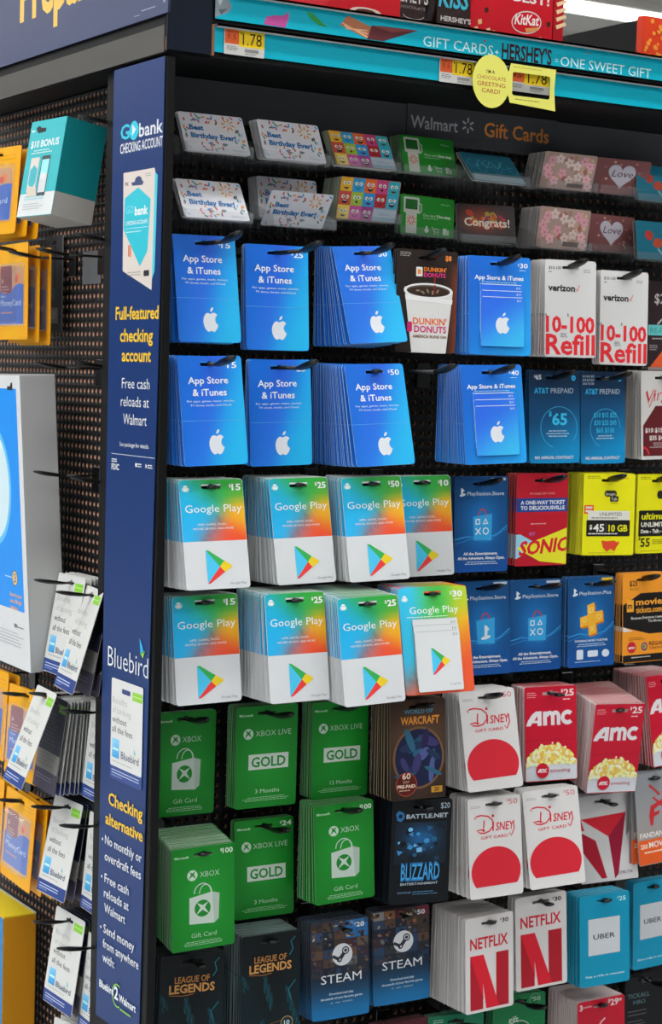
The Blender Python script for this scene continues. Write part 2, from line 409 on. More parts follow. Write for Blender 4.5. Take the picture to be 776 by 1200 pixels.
def mini_play(i):
    a = Art(68, 77, .9); a.base('#dfe1e2', r=2.5, hole=False, edge='#bfc3c5'); a.stroke([(2.5, .5), (65, .5)], .5, '#a9adb0')
    a.text('$10', 58, 7, 3.2, '#8c9093', w=7)
    if i == 0: play_logo(a, 23, 22, 27, 34); a.text('Google Play', 48, 70, 2.2, '#8a9096', w=16)
    return a
def donut_card(_=1):
    a = Art(86, 131)
    a.base('#2c2320', edge='#6b5a50', fn=lambda u, v: mixc('#2a211f', '#8a3d1c', sstep(.78, 1.1, u) * sstep(.0, .3, v)), nx=8, ny=10)
    a.lines(4, 4, 20, 3, '#b8b0aa', .7, 2.2)
    a.text('$8', 68, 12, 6, '#e8813a', bold=.03)
    a.rrect(27, 22, 9, 12, 1, '#e9e6e2'); a.rect(29, 25, 5, 6, '#e8813a'); a.text("DUNKIN'", 38, 27, 5, '#e8782c', w=32, bold=.03); a.text('DONUTS', 38, 34, 5, '#d0347c', w=31, bold=.03)
    a.stroke([(54, 32), (52, 62)], 2, '#8d1f22')
    a.poly([(11, 48), (80, 52), (72, 131), (23, 131)], '#e4e2df')
    a.ell(45, 52, 35, 10, '#ecebe9', 30); a.ell(45, 52, 31, 7.6, '#5d554f', 28); a.ell(45, 53, 30, 6.4, '#3a2a20', 28)
    for i in range(5): a.ell(30 + i * 7, 52 + (i % 2) * 2, 3.2, 1.4, '#8b7a6c', 8, rot=i * 30)
    a.stroke([(54, 44), (53, 55)], 2, '#7d1d20')
    a.poly([(12, 58), (80, 62), (79, 68), (13, 64)], '#f1f0ee')
    a.text("DUNKIN'", 24, 95, 8, '#d8622c', w=48, bold=.024, shear=0); a.text('DONUTS', 26, 105, 8, '#c12a68', w=46, bold=.024)
    a.rrect(16, 92, 7, 13, 2, '#c12a68'); a.text('AMERICA RUNS ON', 24, 112, 3.4, '#7a4a30', w=48, bold=.03)
    return a
def refill_card(_=1):
    a = Art(80, 131); a.base('#dcdad8', edge='#d8c8c6')
    a.text('$10-100', 6, 13, 4, '#2a2a2c', w=19, bold=.01); a.lines(6, 16, 6, 1, '#55555a', 1); a.lines(60, 12, 14, 2, '#77777a', .9)
    a.text('verizon', 5, 42, 8.6, '#232326', w=42, bold=.035)
    a.stroke([(48, 38), (50.2, 42), (54, 33)], 1.1, '#cf2127')
    a.text('$', 1, 77, 4, '#232326'); a.text('$', 35, 76, 4, '#232326')
    a.text('10-100', 2, 97, 20, '#cf2a33', w=76, bold=.035)
    a.text('Refill', 2, 127, 26, '#cf2a33', w=77, bold=.024); a.rect(42, 97.8, 0, 0, '#dcdad8') if 0 else None
    a.lines(25, 99, 12, 3, '#444448', .8, 2.2)
    return a
def offer_card(_=1):
    a = Art(86, 131); a.base('#33262a', edge='#77706c')
    a.text('$25', 12, 32, 14, '#cfc8c4', w=30, bold=.01); a.stroke([(18, 62), (26, 55), (40, 50)], 2.5, '#cfc8c4')
    a.rect(0.5, 63, 85, 15, '#5fb4b2'); a.text('RE-FILL', 4, 75, 8, '#3f8f8e', w=40, bold=.02)
    a.lines(8, 82, 40, 1, '#c9c2be', 1.4); a.lines(3, 92, 20, 3, '#aaa29e', 1.2, 3)
    a.poly([(4, 124), (40, 88), (85.4, 88), (85.4, 124)], '#d2562c'); a.rect(.5, 124, 85, 4, '#9d8f92')
    return a
def phone_blue(multi=False):
    a = Art(80, 127)
    a.base('#123f66', edge='#2e6d96', fn=lambda u, v: mixc(mixc('#10263f', '#11466f', sstep(0, .45, v)), '#1083b8', sstep(.45, 1.0, v * .9 + u * .2)), nx=6, ny=12)
    if multi:
        for i, t in enumerate(('$10 $15 $25', '$30 $35 $45', '$65 $100')): a.text(t, 4, 8 + i * 5, 3, '#aebccb', w=20)
    else: a.text('$', 8, 9.5, 3.4, '#d2dbe6', bold=.02); a.text('65', 10.5, 12, 6, '#d2dbe6', w=9, bold=.03)
    a.ring(70, 10, 3.6, 3.0, '#2fa6dd', 14); a.stroke([(67, 9), (73, 9)], .7, '#0f3a5c'); a.stroke([(67, 11), (73, 11)], .7, '#0f3a5c')
    a.text('AT&T', 8, 31, 7, '#2f9fd0', w=23, bold=.03); a.text('PREPAID', 34, 31, 7, '#b4c6d6', w=36, bold=.0)
    a.ring(47, 78, 29, .7, '#3da9dd', 36, 110, 400) if not multi else a.ring(44, 78, 27, .7, '#3da9dd', 36, 110, 360)
    if multi:
        for i, t in enumerate(('$10 $15 $25', '$30 $35 $45')): a.text(t, 24, 63 + i * 10.5, 6.4, '#35b1e2', w=40)
        a.text('$65 $100', 28, 84, 6.4, '#35b1e2', w=32); a.lines(26, 88, 36, 2, '#a6c6dc', 1.1, 3.4, 'c')
    else:
        a.text('$', 31, 62, 6, '#35b1e2', bold=.03); a.text('65', 36, 74, 15, '#35b1e2', w=24, bold=.03); a.lines(26, 82, 38, 3, '#a6c6dc', 1.1, 3.6, 'c')
    a.text('NO ANNUAL CONTRACT', 9, 121, 4, '#dce8f2', w=61, bold=.02)
    return a
def script_card(_=1):
    a = Art(80, 127); a.base('#d6d2ce', edge='#bab5b0')
    a.poly([(4, 78), (28, 50), (76, 50), (76, 122), (4, 122)], '#5a1d22')
    a.ring(4, 120, 12, 3, '#c12a33', 14, 270, 360); a.text('Virgin', 7, 46, 17, '#b8323c', w=60, bold=-.005, shear=.35, rot=8)
    a.stroke([(10, 30), (16, 52), (28, 28)], 2, '#b8323c'); a.text('$10 $15 $20', 8, 88, 6, '#e9e2de', w=52, bold=.024); a.text('$35 $40 $50', 16, 99, 6, '#e9e2de', w=48, bold=.024)
    a.lines(16, 103, 54, 3, '#c9b9b6', 1, 3, 'c'); return a
def bag_icon(a, x, y, w, h, c, hc=None):
    a.poly([(x, y + h * .1), (x + w, y), (x + w * .97, y + h), (x + w * .04, y + h * .97)], c)
    a.ring(x + w * .5, y + h * .08, w * .24, w * .06, hc or c, 14, 180, 360, h * .28)
def station_card(kind='shapes'):
    a = Art(84, 128)
    def fn(u, v):
        c = mixc('#10406f', '#1a6db2', math.exp(-((u - .5) ** 2 + (v - .5) ** 2) / .12)); return mixc(c, '#14498f', sstep(.6, 1, v))
    a.base('#17508f', edge='#6f8fb5', fn=fn, nx=8, ny=10)
    a.poly([(10, 24), (10, 15), (12, 15.5), (16, 19), (13.4, 19.5), (12.6, 24.5)], '#dbe4ee'); a.ell(12.5, 24.3, 5, 1.8, '#dbe4ee', 12, rot=-12)
    a.text('PlayStation.Store' if kind != 'plus' else 'PlayStation.Plus', 20, 25, 4.8, '#d0dcea', w=58, bold=.008)
    a.stroke([(0.6, 84), (20, 80), (45, 84), (66, 78), (83.4, 66)], 1.6, '#2f86c6'); a.stroke([(0.6, 90), (24, 84), (50, 88), (83.4, 70)], .9, '#2a79b6')
    if kind == 'plus':
        pts = [(34, 40), (47, 36), (48, 50), (62, 48), (63, 63), (50, 66), (51, 80), (37, 83), (36, 69), (22, 71), (21, 57), (35, 54)]
        a.poly([(x + 2, y + 2.5) for x, y in pts], '#c26e12'); a.poly(pts, '#e9a02e'); a.ring(55, 57, 3.6, .9, '#f6cf7e', 12); a.ring(29, 61, 3.6, .9, '#f6cf7e', 12)
        a.hole_poly([(38, 44), (45, 43), (45, 50), (38, 51)], [(39.2, 45), (43.8, 44.2), (43.8, 48.9), (39.2, 49.8)], '#f6cf7e'); a.stroke([(40, 70), (46, 77)], .9, '#f6cf7e'); a.stroke([(46, 69), (41, 78)], .9, '#f6cf7e')
        a.text('EXPERIENCE MORE TOGETHER', 12, 92, 2.8, '#d7e2ee', w=60, bold=.02); a.lines(10, 95, 64, 2, '#b8cce0', 1, 2.6, 'c')
        a.rrect(15, 103, 12, 14, 1.5, '#d7e2ee'); a.rrect(35, 105, 19, 9, 2, '#d7e2ee'); a.ell(68, 110, 7, 5.5, '#d7e2ee', 14); a.lines(12, 120, 62, 1, '#b8cce0', 1); a.rect(60, 1.5, 20, 4, '#caa32c'); return a
    bag_icon(a, 29, 50, 30, 36, '#2f93c9', '#a8312f')
    if kind == 'logo':
        a.poly([(42, 77), (42, 60), (46, 61), (50, 66), (47, 68), (46, 78)], '#dbe4ee'); a.ell(44, 77, 8, 2.4, '#dbe4ee', 14, rot=-12)
    else:
        a.hole_poly([(33, 57), (40, 56.6), (40, 64), (33, 64.4)], [(34.4, 58.2), (38.7, 58), (38.7, 62.8), (34.4, 63)], '#e3ebf3')
        a.hole_poly([(44, 64), (48.5, 55.5), (53, 63.4)], [(46.2, 62.7), (48.5, 58), (50.9, 62.4)], '#e3ebf3')
        a.stroke([(33, 69), (41, 77.6)], 1.5, '#e3ebf3'); a.stroke([(41, 68.6), (33, 78)], 1.5, '#e3ebf3'); a.ring(49, 73, 4.8, 1.4, '#e3ebf3', 18)
    a.text('All the Entertainment.', 14, 105, 3.6, '#e8eef5', w=54, bold=.03); a.text('All the Adventure. Always Open.', 5, 111, 3.6, '#e8eef5', w=74, bold=.03)
    a.lines(11, 114, 62, 2, '#bcd0e4', 1, 2.6, 'c'); a.rect(58, 1.8, 22, 3.4, '#b9c4d2'); return a
def burger_card(_=1):
    a = Art(84, 128); a.base('#b3182a', edge='#c9b5a8'); a.text('MY SONIC GIFT CARD', 22, 29, 2.6, '#e0a0a0', w=40)
    a.rect(.6, 34, 82.8, 19, '#1d3f86'); a.text('A ONE-WAY TICKET', 7, 42.5, 5, '#eef0f4', w=72, bold=.03); a.text('TO DELICIOUSVILLE', 7, 50, 5, '#eef0f4', w=72, bold=.03)
    a.lines(24, 69, 36, 1, '#e0a0a0', 1.2)
    a.poly([(.6, 84), (8, 84), (40, 100), (.6, 118)], '#8fc5d8')
    a.poly([(2, 103), (83.4, 76), (83.4, 127), (40, 122)], '#edd32b'); a.text('SONIC', 5, 113, 18, '#cc1f2d', w=80, bold=.035, shear=.25, rot=4, maxx=83)
    a.text('MY', 22, 86, 5, '#b05a9a', bold=.02); return a
def pump_yellow(kind=45):
    a = Art(84, 116); a.base('#e5d413', edge='#d8cf66', r=3)
    a.lines(6, 4, 26, 2, '#7a7212', 1, 2.4); a.lines(62, 6, 14, 1, '#c07a18', 1.4)
    if kind == 45:
        a.rrect(34, 24, 20, 9, 4, '#2c2a24'); a.text('Straight', 36, 31, 3.6, '#f1eddc', w=16); a.rrect(43, 32, 14, 8, 2, '#2c2a24'); a.text('Talk', 45, 38, 4, '#f1eddc', w=10); a.text('WIRELESS', 44, 43, 1.6, '#5a5210', w=12)
        a.rect(2, 45, 15, 12, '#cf4428'); a.rect(4, 47, 11, 3, '#f3c8b8'); a.rect(4, 52, 11, 3, '#f3c8b8')
        a.rect(8, 53, 68, 13, '#e9e6da'); a.text('UNLIMITED', 27, 60, 4.8, '#26241e', w=36); a.lines(14, 62.4, 58, 1, '#4c4a44', 1.2)
        a.rrect(6, 66, 71, 23, 2, '#1e1d1b'); a.text('$', 11, 79, 6, '#f3efe0', bold=.03); a.text('45', 17, 82, 10, '#f3efe0', w=18, bold=.024); a.rect(38, 70, .5, 12, '#77735f'); a.text('10 GB', 42, 82, 9, '#e9d616', w=31, bold=.024)
        a.lines(9, 84.5, 64, 1, '#e9e6da', 1.6)
        a.poly([(31, 95), (40, 96), (52, 95), (57, 98), (59, 95), (60, 99), (56, 104), (53, 110), (46, 107), (40, 111), (34, 105)], '#cf4428')
    else:
        a.rrect(5, 53, 74, 38, 2, '#1e1d1b'); a.text('ultimate', 10, 66, 9, '#e9d616', w=62, bold=.024, shear=.15); a.text('UNLIMITED', 10, 77, 6.5, '#f3efe0', w=60, bold=.024); a.text('Data - Talk - Text', 10, 86, 5, '#f3efe0', w=60, bold=.03)
        a.text('$', 6, 96, 5, '#26241e', bold=.03); a.text('55', 10, 106, 12, '#26241e', w=19, bold=.024); a.lines(34, 96, 34, 3, '#7a7212', 1, 2.6); a.rrect(40, 24, 24, 12, 5, '#2c2a24')
    a.lines(10, 112, 60, 1, '#a09618', .8); return a
def movie_card(_=1):
    a = Art(80, 128); a.base('#dd8a26', edge='#cda169'); a.text('$25', 13, 18, 7.5, '#1e1a18', w=15, bold=.02); a.text('Gift Card', 13, 24, 3.4, '#6b4414', w=17)
    a.poly([(.6, 45), (34, 29), (79.4, 29), (79.4, 88), (50, 88), (.6, 76)], '#1c1918')
    a.rect(8, 38, 13, 17, '#e09530'); a.text('m', 9.5, 50, 8, '#1c1918', bold=.024); a.text('movie', 25, 46, 9, '#e09530', w=50, bold=.024); a.text('tickets.com', 25, 57, 8, '#e09530', w=50, bold=.024)
    a.text('Because Everyone Loves', 16, 66, 3.6, '#e6e0d8', w=60, bold=.01); a.text('The Movies', 48, 71.5, 3.6, '#e6e0d8', w=26, bold=.01); a.poly([(.6, 76), (20, 83), (.6, 83)], '#e6e0d8')
    a.lines(12, 92, 34, 2, '#8a5a1a', .9, 2.6)
    a.circ(17, 106, 8.2, '#b5202c'); a.text('amc', 11, 108, 4, '#f3e6e2', w=12, bold=.024); a.circ(41, 106, 6, '#1c3f6e'); a.circ(41, 106, 4, '#d8742c'); a.circ(40, 106, 2.6, '#2c7a4a')
    a.text('REGAL', 50, 105, 5.6, '#5a2b18', w=28, bold=.01); a.text('CINEMAS', 50, 110.5, 3, '#5a2b18', w=26); a.rect(.6, 117, 78.8, 10, '#1c1918'); a.lines(16, 120, 50, 1, '#c9c0b4', 1.4); return a
def box_green(kind='gift', price=None):
    a = Art(86, 133); a.base('#157a26', edge='#c2cfc2', back='#d6dcd6', fn=lambda u, v: mixc('#11701f', '#1c8a2c', math.exp(-((u - .5) ** 2 + (v - .5) ** 2) / .2)), nx=6, ny=8)
    if kind is None: return a
    a.text('Microsoft', 4, 13, 3, '#a8d0ab', w=19, bold=.03)
    if price: a.text('$', 66, 9, 3.4, '#d4e6d4', bold=.02); a.text(price, 69, 12, 6.4, '#d4e6d4', w=14, bold=.02)
    dx = 24 if kind == 'gift' else 13
    a.circ(dx + 4, 36, 7, '#c6dcc8', 22); a.poly([(dx, 30.6), (dx + 4, 33.2), (dx + 8, 30.6), (dx + 6, 34.6), (dx + 9, 41), (dx + 4, 36.6), (dx - 1, 41), (dx + 2, 34.6)], '#187c28')
    a.text('XBOX' if kind == 'gift' else 'XBOX LIVE', dx + 14, 39.5, 7, '#bcd6be', w=(27 if kind == 'gift' else 50), bold=-.004)
    if kind == 'gift':
        c = '#c9d8cc'
        a.ring(42, 60, 12, 1.3, c, 16, 180, 360, 13); a.ring(46, 61, 9, 1.2, c, 16, 180, 360, 12)
        a.poly([(24, 65), (55, 60), (65, 63), (64, 96), (58, 101), (24, 99)], c); a.poly([(55, 60), (65, 63), (64, 96), (58, 101)], '#b4c6b8')
        a.circ(42, 80, 11, '#187c28'); a.poly([(34, 72), (42, 76), (50, 72), (45, 79), (51, 88), (42, 82), (33, 88), (39, 79)], c)
        a.text('Gift Card', 27, 117, 5.6, '#a9cfac', w=34, bold=-.003); a.lines(12, 122, 62, 3, '#97c49b', .9, 2.2, 'c')
    else:
        a.hole_poly([(18, 63), (74, 63), (74, 83), (18, 83)], [(18.6, 63.6), (73.4, 63.6), (73.4, 82.4), (18.6, 82.4)], '#d3e2d4'); a.rect(18.6, 63.6, 54.8, 18.8, '#d3e2d4')
        a.text('GOLD', 22, 79.5, 12.5, '#1d8030', w=48, bold=.024)
        a.text('3 Months' if kind == 'gold3' else '12 Months', 28, 114, 5.2, '#bcd9be', w=34); a.lines(8, 119, 70, 3, '#8fc293', .8, 2.1, 'c')
    return a
def fantasy_card(_=1):
    a = Art(80, 128)
    a.base('#4a3527', edge='#b8a894', fn=lambda u, v: mixc('#5c4230', '#2e211b', min(1, abs(u - .5) * .6 + abs(v - .35) * 1.1)), nx=6, ny=8)
    a.text('WORLD OF', 20, 18, 4.6, '#3f86a0', w=42, bold=.024); a.text('WARCRAFT', 15, 32, 10, '#c06c22', w=56, bold=.024); a.text('WARCRAFT', 15.4, 31.4, 8.6, '#d8923a', w=55, bold=.01)
    a.ell(41, 75, 37, 40, '#6d4f36', 32)
    # generic dark-blue moonlit field instead of the portrait
    a.ell(41, 75, 34, 37, '#1a2140', 32); [a.ell(41 + 22 * math.cos(i * 2.4), 74 + 22 * math.sin(i * 1.7), 3 + i % 4, 10 + (i * 5) % 9, ['#1c4a60', '#22304f', '#2a5a74', '#3a3566', '#28224a', '#4a5488'][i % 6], 14, rot=i * 37) for i in range(16)]
    a.circ(23, 108, 15.5, '#8a3a2a'); a.circ(23, 108, 14, '#4f1512'); a.text('60', 17, 101, 7, '#e0c9b0', w=12, bold=.02); a.text('DAY', 18.5, 106.5, 3.4, '#c9a58c', w=9); a.text('PRE-PAID', 10, 112.5, 4, '#e0c9b0', w=26, bold=.03); a.lines(13, 115, 20, 1, '#c9a58c', 1.2)
    a.rect(59, 113, 16, 8, '#b0802a'); a.text('20', 63, 119.5, 5, '#4a3208', bold=.03); return a
def castle_card(_=1):
    a = Art(82, 133); a.base('#dcd9d7', edge='#c9c4c2', back='#d5d1ce')
    a.lines(5, 10, 18, 2, '#a9a5a2', .8, 2); a.text('$', 61, 8, 3.4, '#c0404a'); a.text('50', 64, 12, 7, '#c0404a', w=13, bold=-.004)
    # hand-lettered word mark
    c = '#c22a34'
    a.stroke([(13, 24), (20, 23), (31, 25), (38, 31), (38, 39), (32, 45), (24, 47), (18, 46), (13, 43), (20, 42), (26, 44)], 1.9, c); a.stroke([(25, 30), (24, 38), (23, 45)], 1.9, c); a.stroke([(13, 24), (10, 26), (12, 28)], 1.2, c)
    a.circ(38.5, 25, 2, c, 12); a.stroke([(39, 33), (38, 45)], 2.2, c); a.text('SNEY', 42, 45, 10.5, c, w=28, bold=.015, shear=.12); a.stroke([(70, 34), (71, 45), (66, 54), (63, 50)], 1.6, c)
    a.text('GIFT CARD', 19, 55, 3.8, c, w=42, bold=.01)
    # plain red field where the figure was
    a.poly([(41 + 38 * math.cos(R(t)), min(129, 99 + 33 * math.sin(R(t)))) for t in range(-215, 36, 8)], '#bf2431')
    return a
def popcorn(a, x, y, w, h, seed=2, n=170):
    rn = random.Random(seed)
    a.poly([(x, y + h)] + [(x + w * i / 12, y + h * (1 - math.sin(math.pi * i / 12) ** .5 * .85)) for i in range(13)] + [(x + w, y + h)], '#dcb860')
    for i in range(n):
        t = rn.random(); px = x + w * t; top = y + h * (1 - (math.sin(math.pi * t) ** .5) * .92); py = rn.uniform(top, y + h); r = rn.uniform(2.0, 3.6)
        c = rn.choice(['#e9d89a', '#f0e6b6', '#e2c45c', '#f3edcc', '#d8b04a', '#eedc8c']); k = rn.randint(5, 7)
        a.poly([(min(max(px, x + 3), x + w - 3) + r * rn.uniform(.7, 1.1) * math.cos(6.283 * j / k), py + r * rn.uniform(.7, 1.1) * math.sin(6.283 * j / k)) for j in range(k)], c)
def amc_mark(a, x, y, w, h, c):
    hole = [(x + w * .17, y - h * .36), (x + w * .235, y - h * .36), (x + w * .235, y - h * .70)]
    a.hole_poly([(x, y), (x + w * .04, y - h * .38), (x + w * .12, y - h * .78), (x + w * .20, y - h), (x + w * .32, y - h), (x + w * .32, y), (x + w * .235, y), (x + w * .235, y - h * .2), (x + w * .13, y - h * .2), (x + w * .09, y)], hole, c)
    k = w * .055
    a.poly([(x + w * .35, y), (x + w * .35, y - h * .96), (x + w * .43, y - h * .96), (x + w * .43, y)], c)
    for q in (.43, .55): a.ring(x + w * (q + .06), y - h * .60, w * .10 - (0 if q > .5 else 0), w * .075, c, 12, 180, 360, h * .40)
    a.rect(x + w * .515, y - h * .62, w * .075, h * .62, c); a.rect(x + w * .635, y - h * .62, w * .075, h * .62, c)
    a.ring(x + w * .86, y - h * .50, w * .14, w * .075, c, 22, 45, 315, h * .51)
def popcorn_card(price='25'):
    a = Art(84, 131); a.ls = 0.006; a.base('#b3122b', edge='#e4d6d4', back='#dcd6d4', r=3)
    if price is None: a.rect(.4, .4, 83.2, 130.2, '#dccfcc'); return a
    if price == 'red': return a
    a.lines(4, 8, 18, 3, '#d98a92', 1, 3); a.text('$', 59, 9, 4.4, '#eed9d8', bold=.024); a.text(price, 63, 14, 9, '#eed9d8', w=17, bold=.024); a.lines(62, 18, 16, 1, '#e0a8ac', 1.6)
    amc_mark(a, 2, 54, 78, 20, '#e6dfe2')
    a.rect(.5, 74, 83, .5, '#8f0f22')
    a.rect(.6, 104, 82.8, 26, '#d6dae0'); popcorn(a, 1, 76, 82, 32)
    a.circ(27, 116, 10.5, '#b8142c'); amc_mark(a, 19, 119, 16, 5.4, '#ece4e6'); a.text('amazing', 39, 119, 4.8, '#a02036', w=33, bold=.0); return a
def arrow_card(_=1):
    a = Art(88, 127); a.base('#d8d5d5', edge='#c4bfbe', r=2)
    a.poly([(8, 33), (78, 29), (48, 62)], '#c01f2e'); a.poly([(78, 29), (48, 62), (52, 124), (58, 118)], '#8e1430')
    a.poly([(3, 50), (28, 66), (40, 122), (32, 122), (2, 74)], '#a0162c'); a.poly([(3, 33), (8, 33), (12, 50), (2, 50)], '#c01f2e')
    a.text('DELTA', 60, 118, 3.8, '#5a3a55', w=20, bold=.01); a.poly([(54, 118), (56.2, 113), (58.4, 118)], '#8e1430'); return a
def film_card(_=1):
    a = Art(84, 131); a.base('#8d9096', edge='#9a9a9c', fn=lambda u, v: mixc('#8f9399', '#a39a94', v), nx=3, ny=6)
    a.stroke([(30, 18), (50, 34), (36, 36), (54, 50)], 4, '#b02a30'); a.poly([(26, 62), (30, 48), (58, 40), (56, 46), (38, 53), (37, 58), (48, 56), (47, 61), (36, 64), (33, 76), (28, 76)], '#b02a30')
    for i in range(7): a.poly([(2 + i * 8, 92), (5 + i * 8, 74 + (i * 5) % 9), (9 + i * 8, 92)], '#a08e7e')
    a.text('FANDANGO', 5, 92, 7, '#e6e2e0', w=66, bold=.024); a.rect(.6, 95, 82.8, 35, '#cc5321'); a.text('250', 5, 107, 6, '#e9c9b0', w=14, bold=.03); a.text('MOVIES', 22, 107, 8, '#eee4da', w=44, bold=.024); a.lines(12, 112, 50, 1, '#e9c9b0', 2); return a
def legend_card(_=1):
    a = Art(84, 133); a.base('#0a161a', edge='#8fa0a2', fn=lambda u, v: mixc('#060d10', '#0a2a32', .6 * sstep(.4, 1.2, v + abs(u - .5))), nx=6, ny=8)
    for i in range(9):
        x = (i * 37) % 78 + 3; y = 52 + (i * 29) % 70; a.ell(x + 3, y + 9, 3.2, 12, '#0b3038', 10, rot=(i * 31) % 60 - 30); a.stroke([(x, y), (x + 3, y + 5), (x + 3.4, y + 11), (x + 1, y + 17), (x + 3, y + 22)], .7, '#135560')
    a.stroke([(77, 8), (71, 14), (74, 24), (69, 32)], 1.4, '#1a6a78'); a.stroke([(78, 66), (68, 78), (72, 92)], 1.6, '#146070')
    a.text('LEAGUE OF', 19, 37, 8, '#a4703c', w=46, bold=.02); a.text('LEGENDS', 12, 50, 10.5, '#b8854a', w=60, bold=.03); a.stroke([(12, 52), (30, 54), (44, 52.6)], 1, '#8c5c30')
    a.ring(66, 122, 9, 1.2, '#9b7a4e', 18); a.circ(66, 122, 7.4, '#0d3038', 18); a.text('10', 62, 125, 6, '#cfe4e6', w=8, bold=.02); a.stroke([(30, 132), (44, 120), (57, 118)], 1, '#6b4c2c'); return a
def steam_mark(a, x, y, r, ink):
    a.circ(x, y, r, '#d8dade', 28); a.circ(x + r * .32, y - r * .34, r * .36, ink, 16); a.circ(x + r * .32, y - r * .34, r * .24, '#d8dade', 14); a.circ(x + r * .32, y - r * .34, r * .16, ink, 12)
    a.stroke([(x + r * .15, y - r * .1), (x - r * .28, y + r * .42)], r * .36, ink); a.circ(x - r * .3, y + r * .42, r * .26, ink, 14); a.circ(x - r * .3, y + r * .42, r * .13, '#d8dade', 12); a.stroke([(x - r * .98, y + r * .05), (x - r * .3, y + r * .42)], r * .28, ink)
def valve_card(price='20'):
    a = Art(86, 133); a.ls = 0.006; red = price == '50'
    a.base('#1a3550', edge='#8f979c', fn=lambda u, v: mixc(mixc('#3a2a2e' if red else '#2f3442', '#1b2a3c', sstep(.2, .55, v)), '#17699e', sstep(.55, 1, v)), nx=6, ny=10)
    rn = random.Random(5 if red else 9); pal = ['#2a2a30', '#54402f', '#6b4a32', '#394a66', '#7d6a52', '#222a3a', '#8a5630', '#44332c', '#2f4a6e', '#a09a90', '#5a2a2c', '#1f1d22']
    cells = [(x, y) for y in range(6) for x in range(5)]
    for (i, j) in cells:
        if red and i == 4 and j == 0: a.rect(68, 1, 17, 13, '#6a2230'); continue
        c = rn.choice(pal)
        if not red and i >= 3 and j < 2: c = '#2a6fb0'
        a.rect(1.2 + i * 16.8, 2 + j * 12.2, 16.2, 11.7, mixc(c, '#1b2c40', .12 + j * .10))
        for q in range(3): a.ell(3 + i * 16.8 + rn.random() * 12, 4 + j * 12.2 + rn.random() * 8, rn.uniform(1.5, 4), rn.uniform(1, 3), mixc(rn.choice(pal + ['#c9a878', '#b06a3a']), '#1b2c40', .1 + j * .1), 8, rot=rn.random() * 90)
    a.text('$', 64, 9, 3, '#dfe6ec'); a.text(price, 67, 12, 6, '#dfe6ec', w=12, bold=.03)
    steam_mark(a, 46, 47, 15, '#2b2f3a'); a.text('STEAM', 14, 84, 11.5, '#e2e5e9', w=60, bold=.0)
    a.text('Download and play', 26, 100, 3, '#b9cede', w=36, bold=.02); a.text('thousands of your favorite games', 13, 106, 3, '#b9cede', w=62, bold=.02); a.text('PC   MAC   STEAMOS', 28, 112, 2, '#a9c2d4', w=32); return a
def battle_card(_=1):
    a = Art(86, 139); a.ls = 0.006; a.base('#0b0f14', edge='#2c3540'); a.text('$20', 70, 13, 7.5, '#aebfcb', w=13, bold=.0)
    a.poly([(6, 18), (10, 14), (17, 17), (19, 23), (14, 29), (8, 27)], '#2a6aa0'); a.circ(12.5, 21.5, 3, '#14191f', 10); a.text('BATTLE.NET', 21, 25, 5.4, '#b4c2cc', w=60, bold=.03)
    rn = random.Random(3)
    a.quadgrad(6, 30, 74, 56, lambda u, v: mixc('#14202c', '#1f5c92', math.exp(-((u - .5) ** 2 + (v - .4) ** 2) / .08)), 10, 8)
    for i in range(34):
        x = 10 + rn.random() * 66; y = 34 + rn.random() * 46; k = 3 + i % 3; r = rn.uniform(2, 6)
        a.poly([(x + r * math.cos(6.28 * j / k + i), y + r * .8 * math.sin(6.28 * j / k + i)) for j in range(k)], rn.choice(['#0f1d2b', '#16324c', '#3a86be', '#0c1620', '#24567e', '#6fb2dc']))
    a.text('BLIZZARD', 16, 108, 23, '#2a6ea6', w=56, bold=.024); a.text('BLIZZARD', 16.6, 106.6, 20, '#3f97cc', w=55, bold=.0)
    a.text('ENTERTAINMENT', 16, 114, 3, '#b4c2cc', w=54, bold=.02); a.text('GOOD FOR ANY', 12, 125, 2.2, '#6f9cba', w=20); a.lines(34, 123, 40, 2, '#4d7c9c', 1, 3); return a
def stream_card(price='30'):
    a = Art(80, 133); a.base('#d6d1cf', edge='#c4bfbc', back='#cfcac7')
    if price is None: return a
    a.text('$', 58, 9.5, 3, '#2a2628', bold=.02); a.text(price, 61, 12.5, 5.6, '#2a2628', w=11, bold=.03)
    a.text('NETFLIX', 8, 44, 15, '#b5202c', w=63, bold=.024)
    a.rect(8, 53, 21, 76, '#9c1523'); a.rect(51, 53, 21, 76, '#9c1523'); a.poly([(8, 53), (29, 53), (72, 129), (51, 129)] if 0 else [(8, 53), (30, 53), (56, 129), (34, 129)], '#c01a2a')
    a.poly([(29, 93), (30, 129), (34, 129)], '#d6d1cf'); a.poly([(51, 110), (51, 53), (50, 53), (30.2, 53.4)], '#d6d1cf') if 0 else None
    return a
def ride_card(price='25'):
    a = Art(82, 133); a.base('#0a83a4', edge='#6fb5c4', back='#9ccad4')
    if price is None: return a
    a.text('$', 62, 10, 3.4, '#9ad2de'); a.text(price, 65, 13, 6, '#b9e0e8', w=11, bold=.01)
    a.rect(14, 35, 52, 53, '#ccd0d4'); a.text('UBER', 22, 65, 7, '#3a3f46', w=36, bold=.015); a.text('Get a ride in minutes', 9, 120, 3, '#c4e4ea', w=64, bold=.01); return a
def coffee_card(_=1):
    a = Art(86, 133); a.base('#146b3c', edge='#8ab59c'); a.text('$', 63, 9, 3, '#b8d4c0'); a.text('50', 66, 12, 6, '#b8d4c0', w=11); a.ring(69, 10, 9, .6, '#6fa884', 16)
    a.circ(43, 60, 22, '#0f5a31'); a.ring(43, 60, 22, 1, '#cfe0d4'); a.text('gift', 26, 40, 9, '#d4e4d8', bold=.0); return a
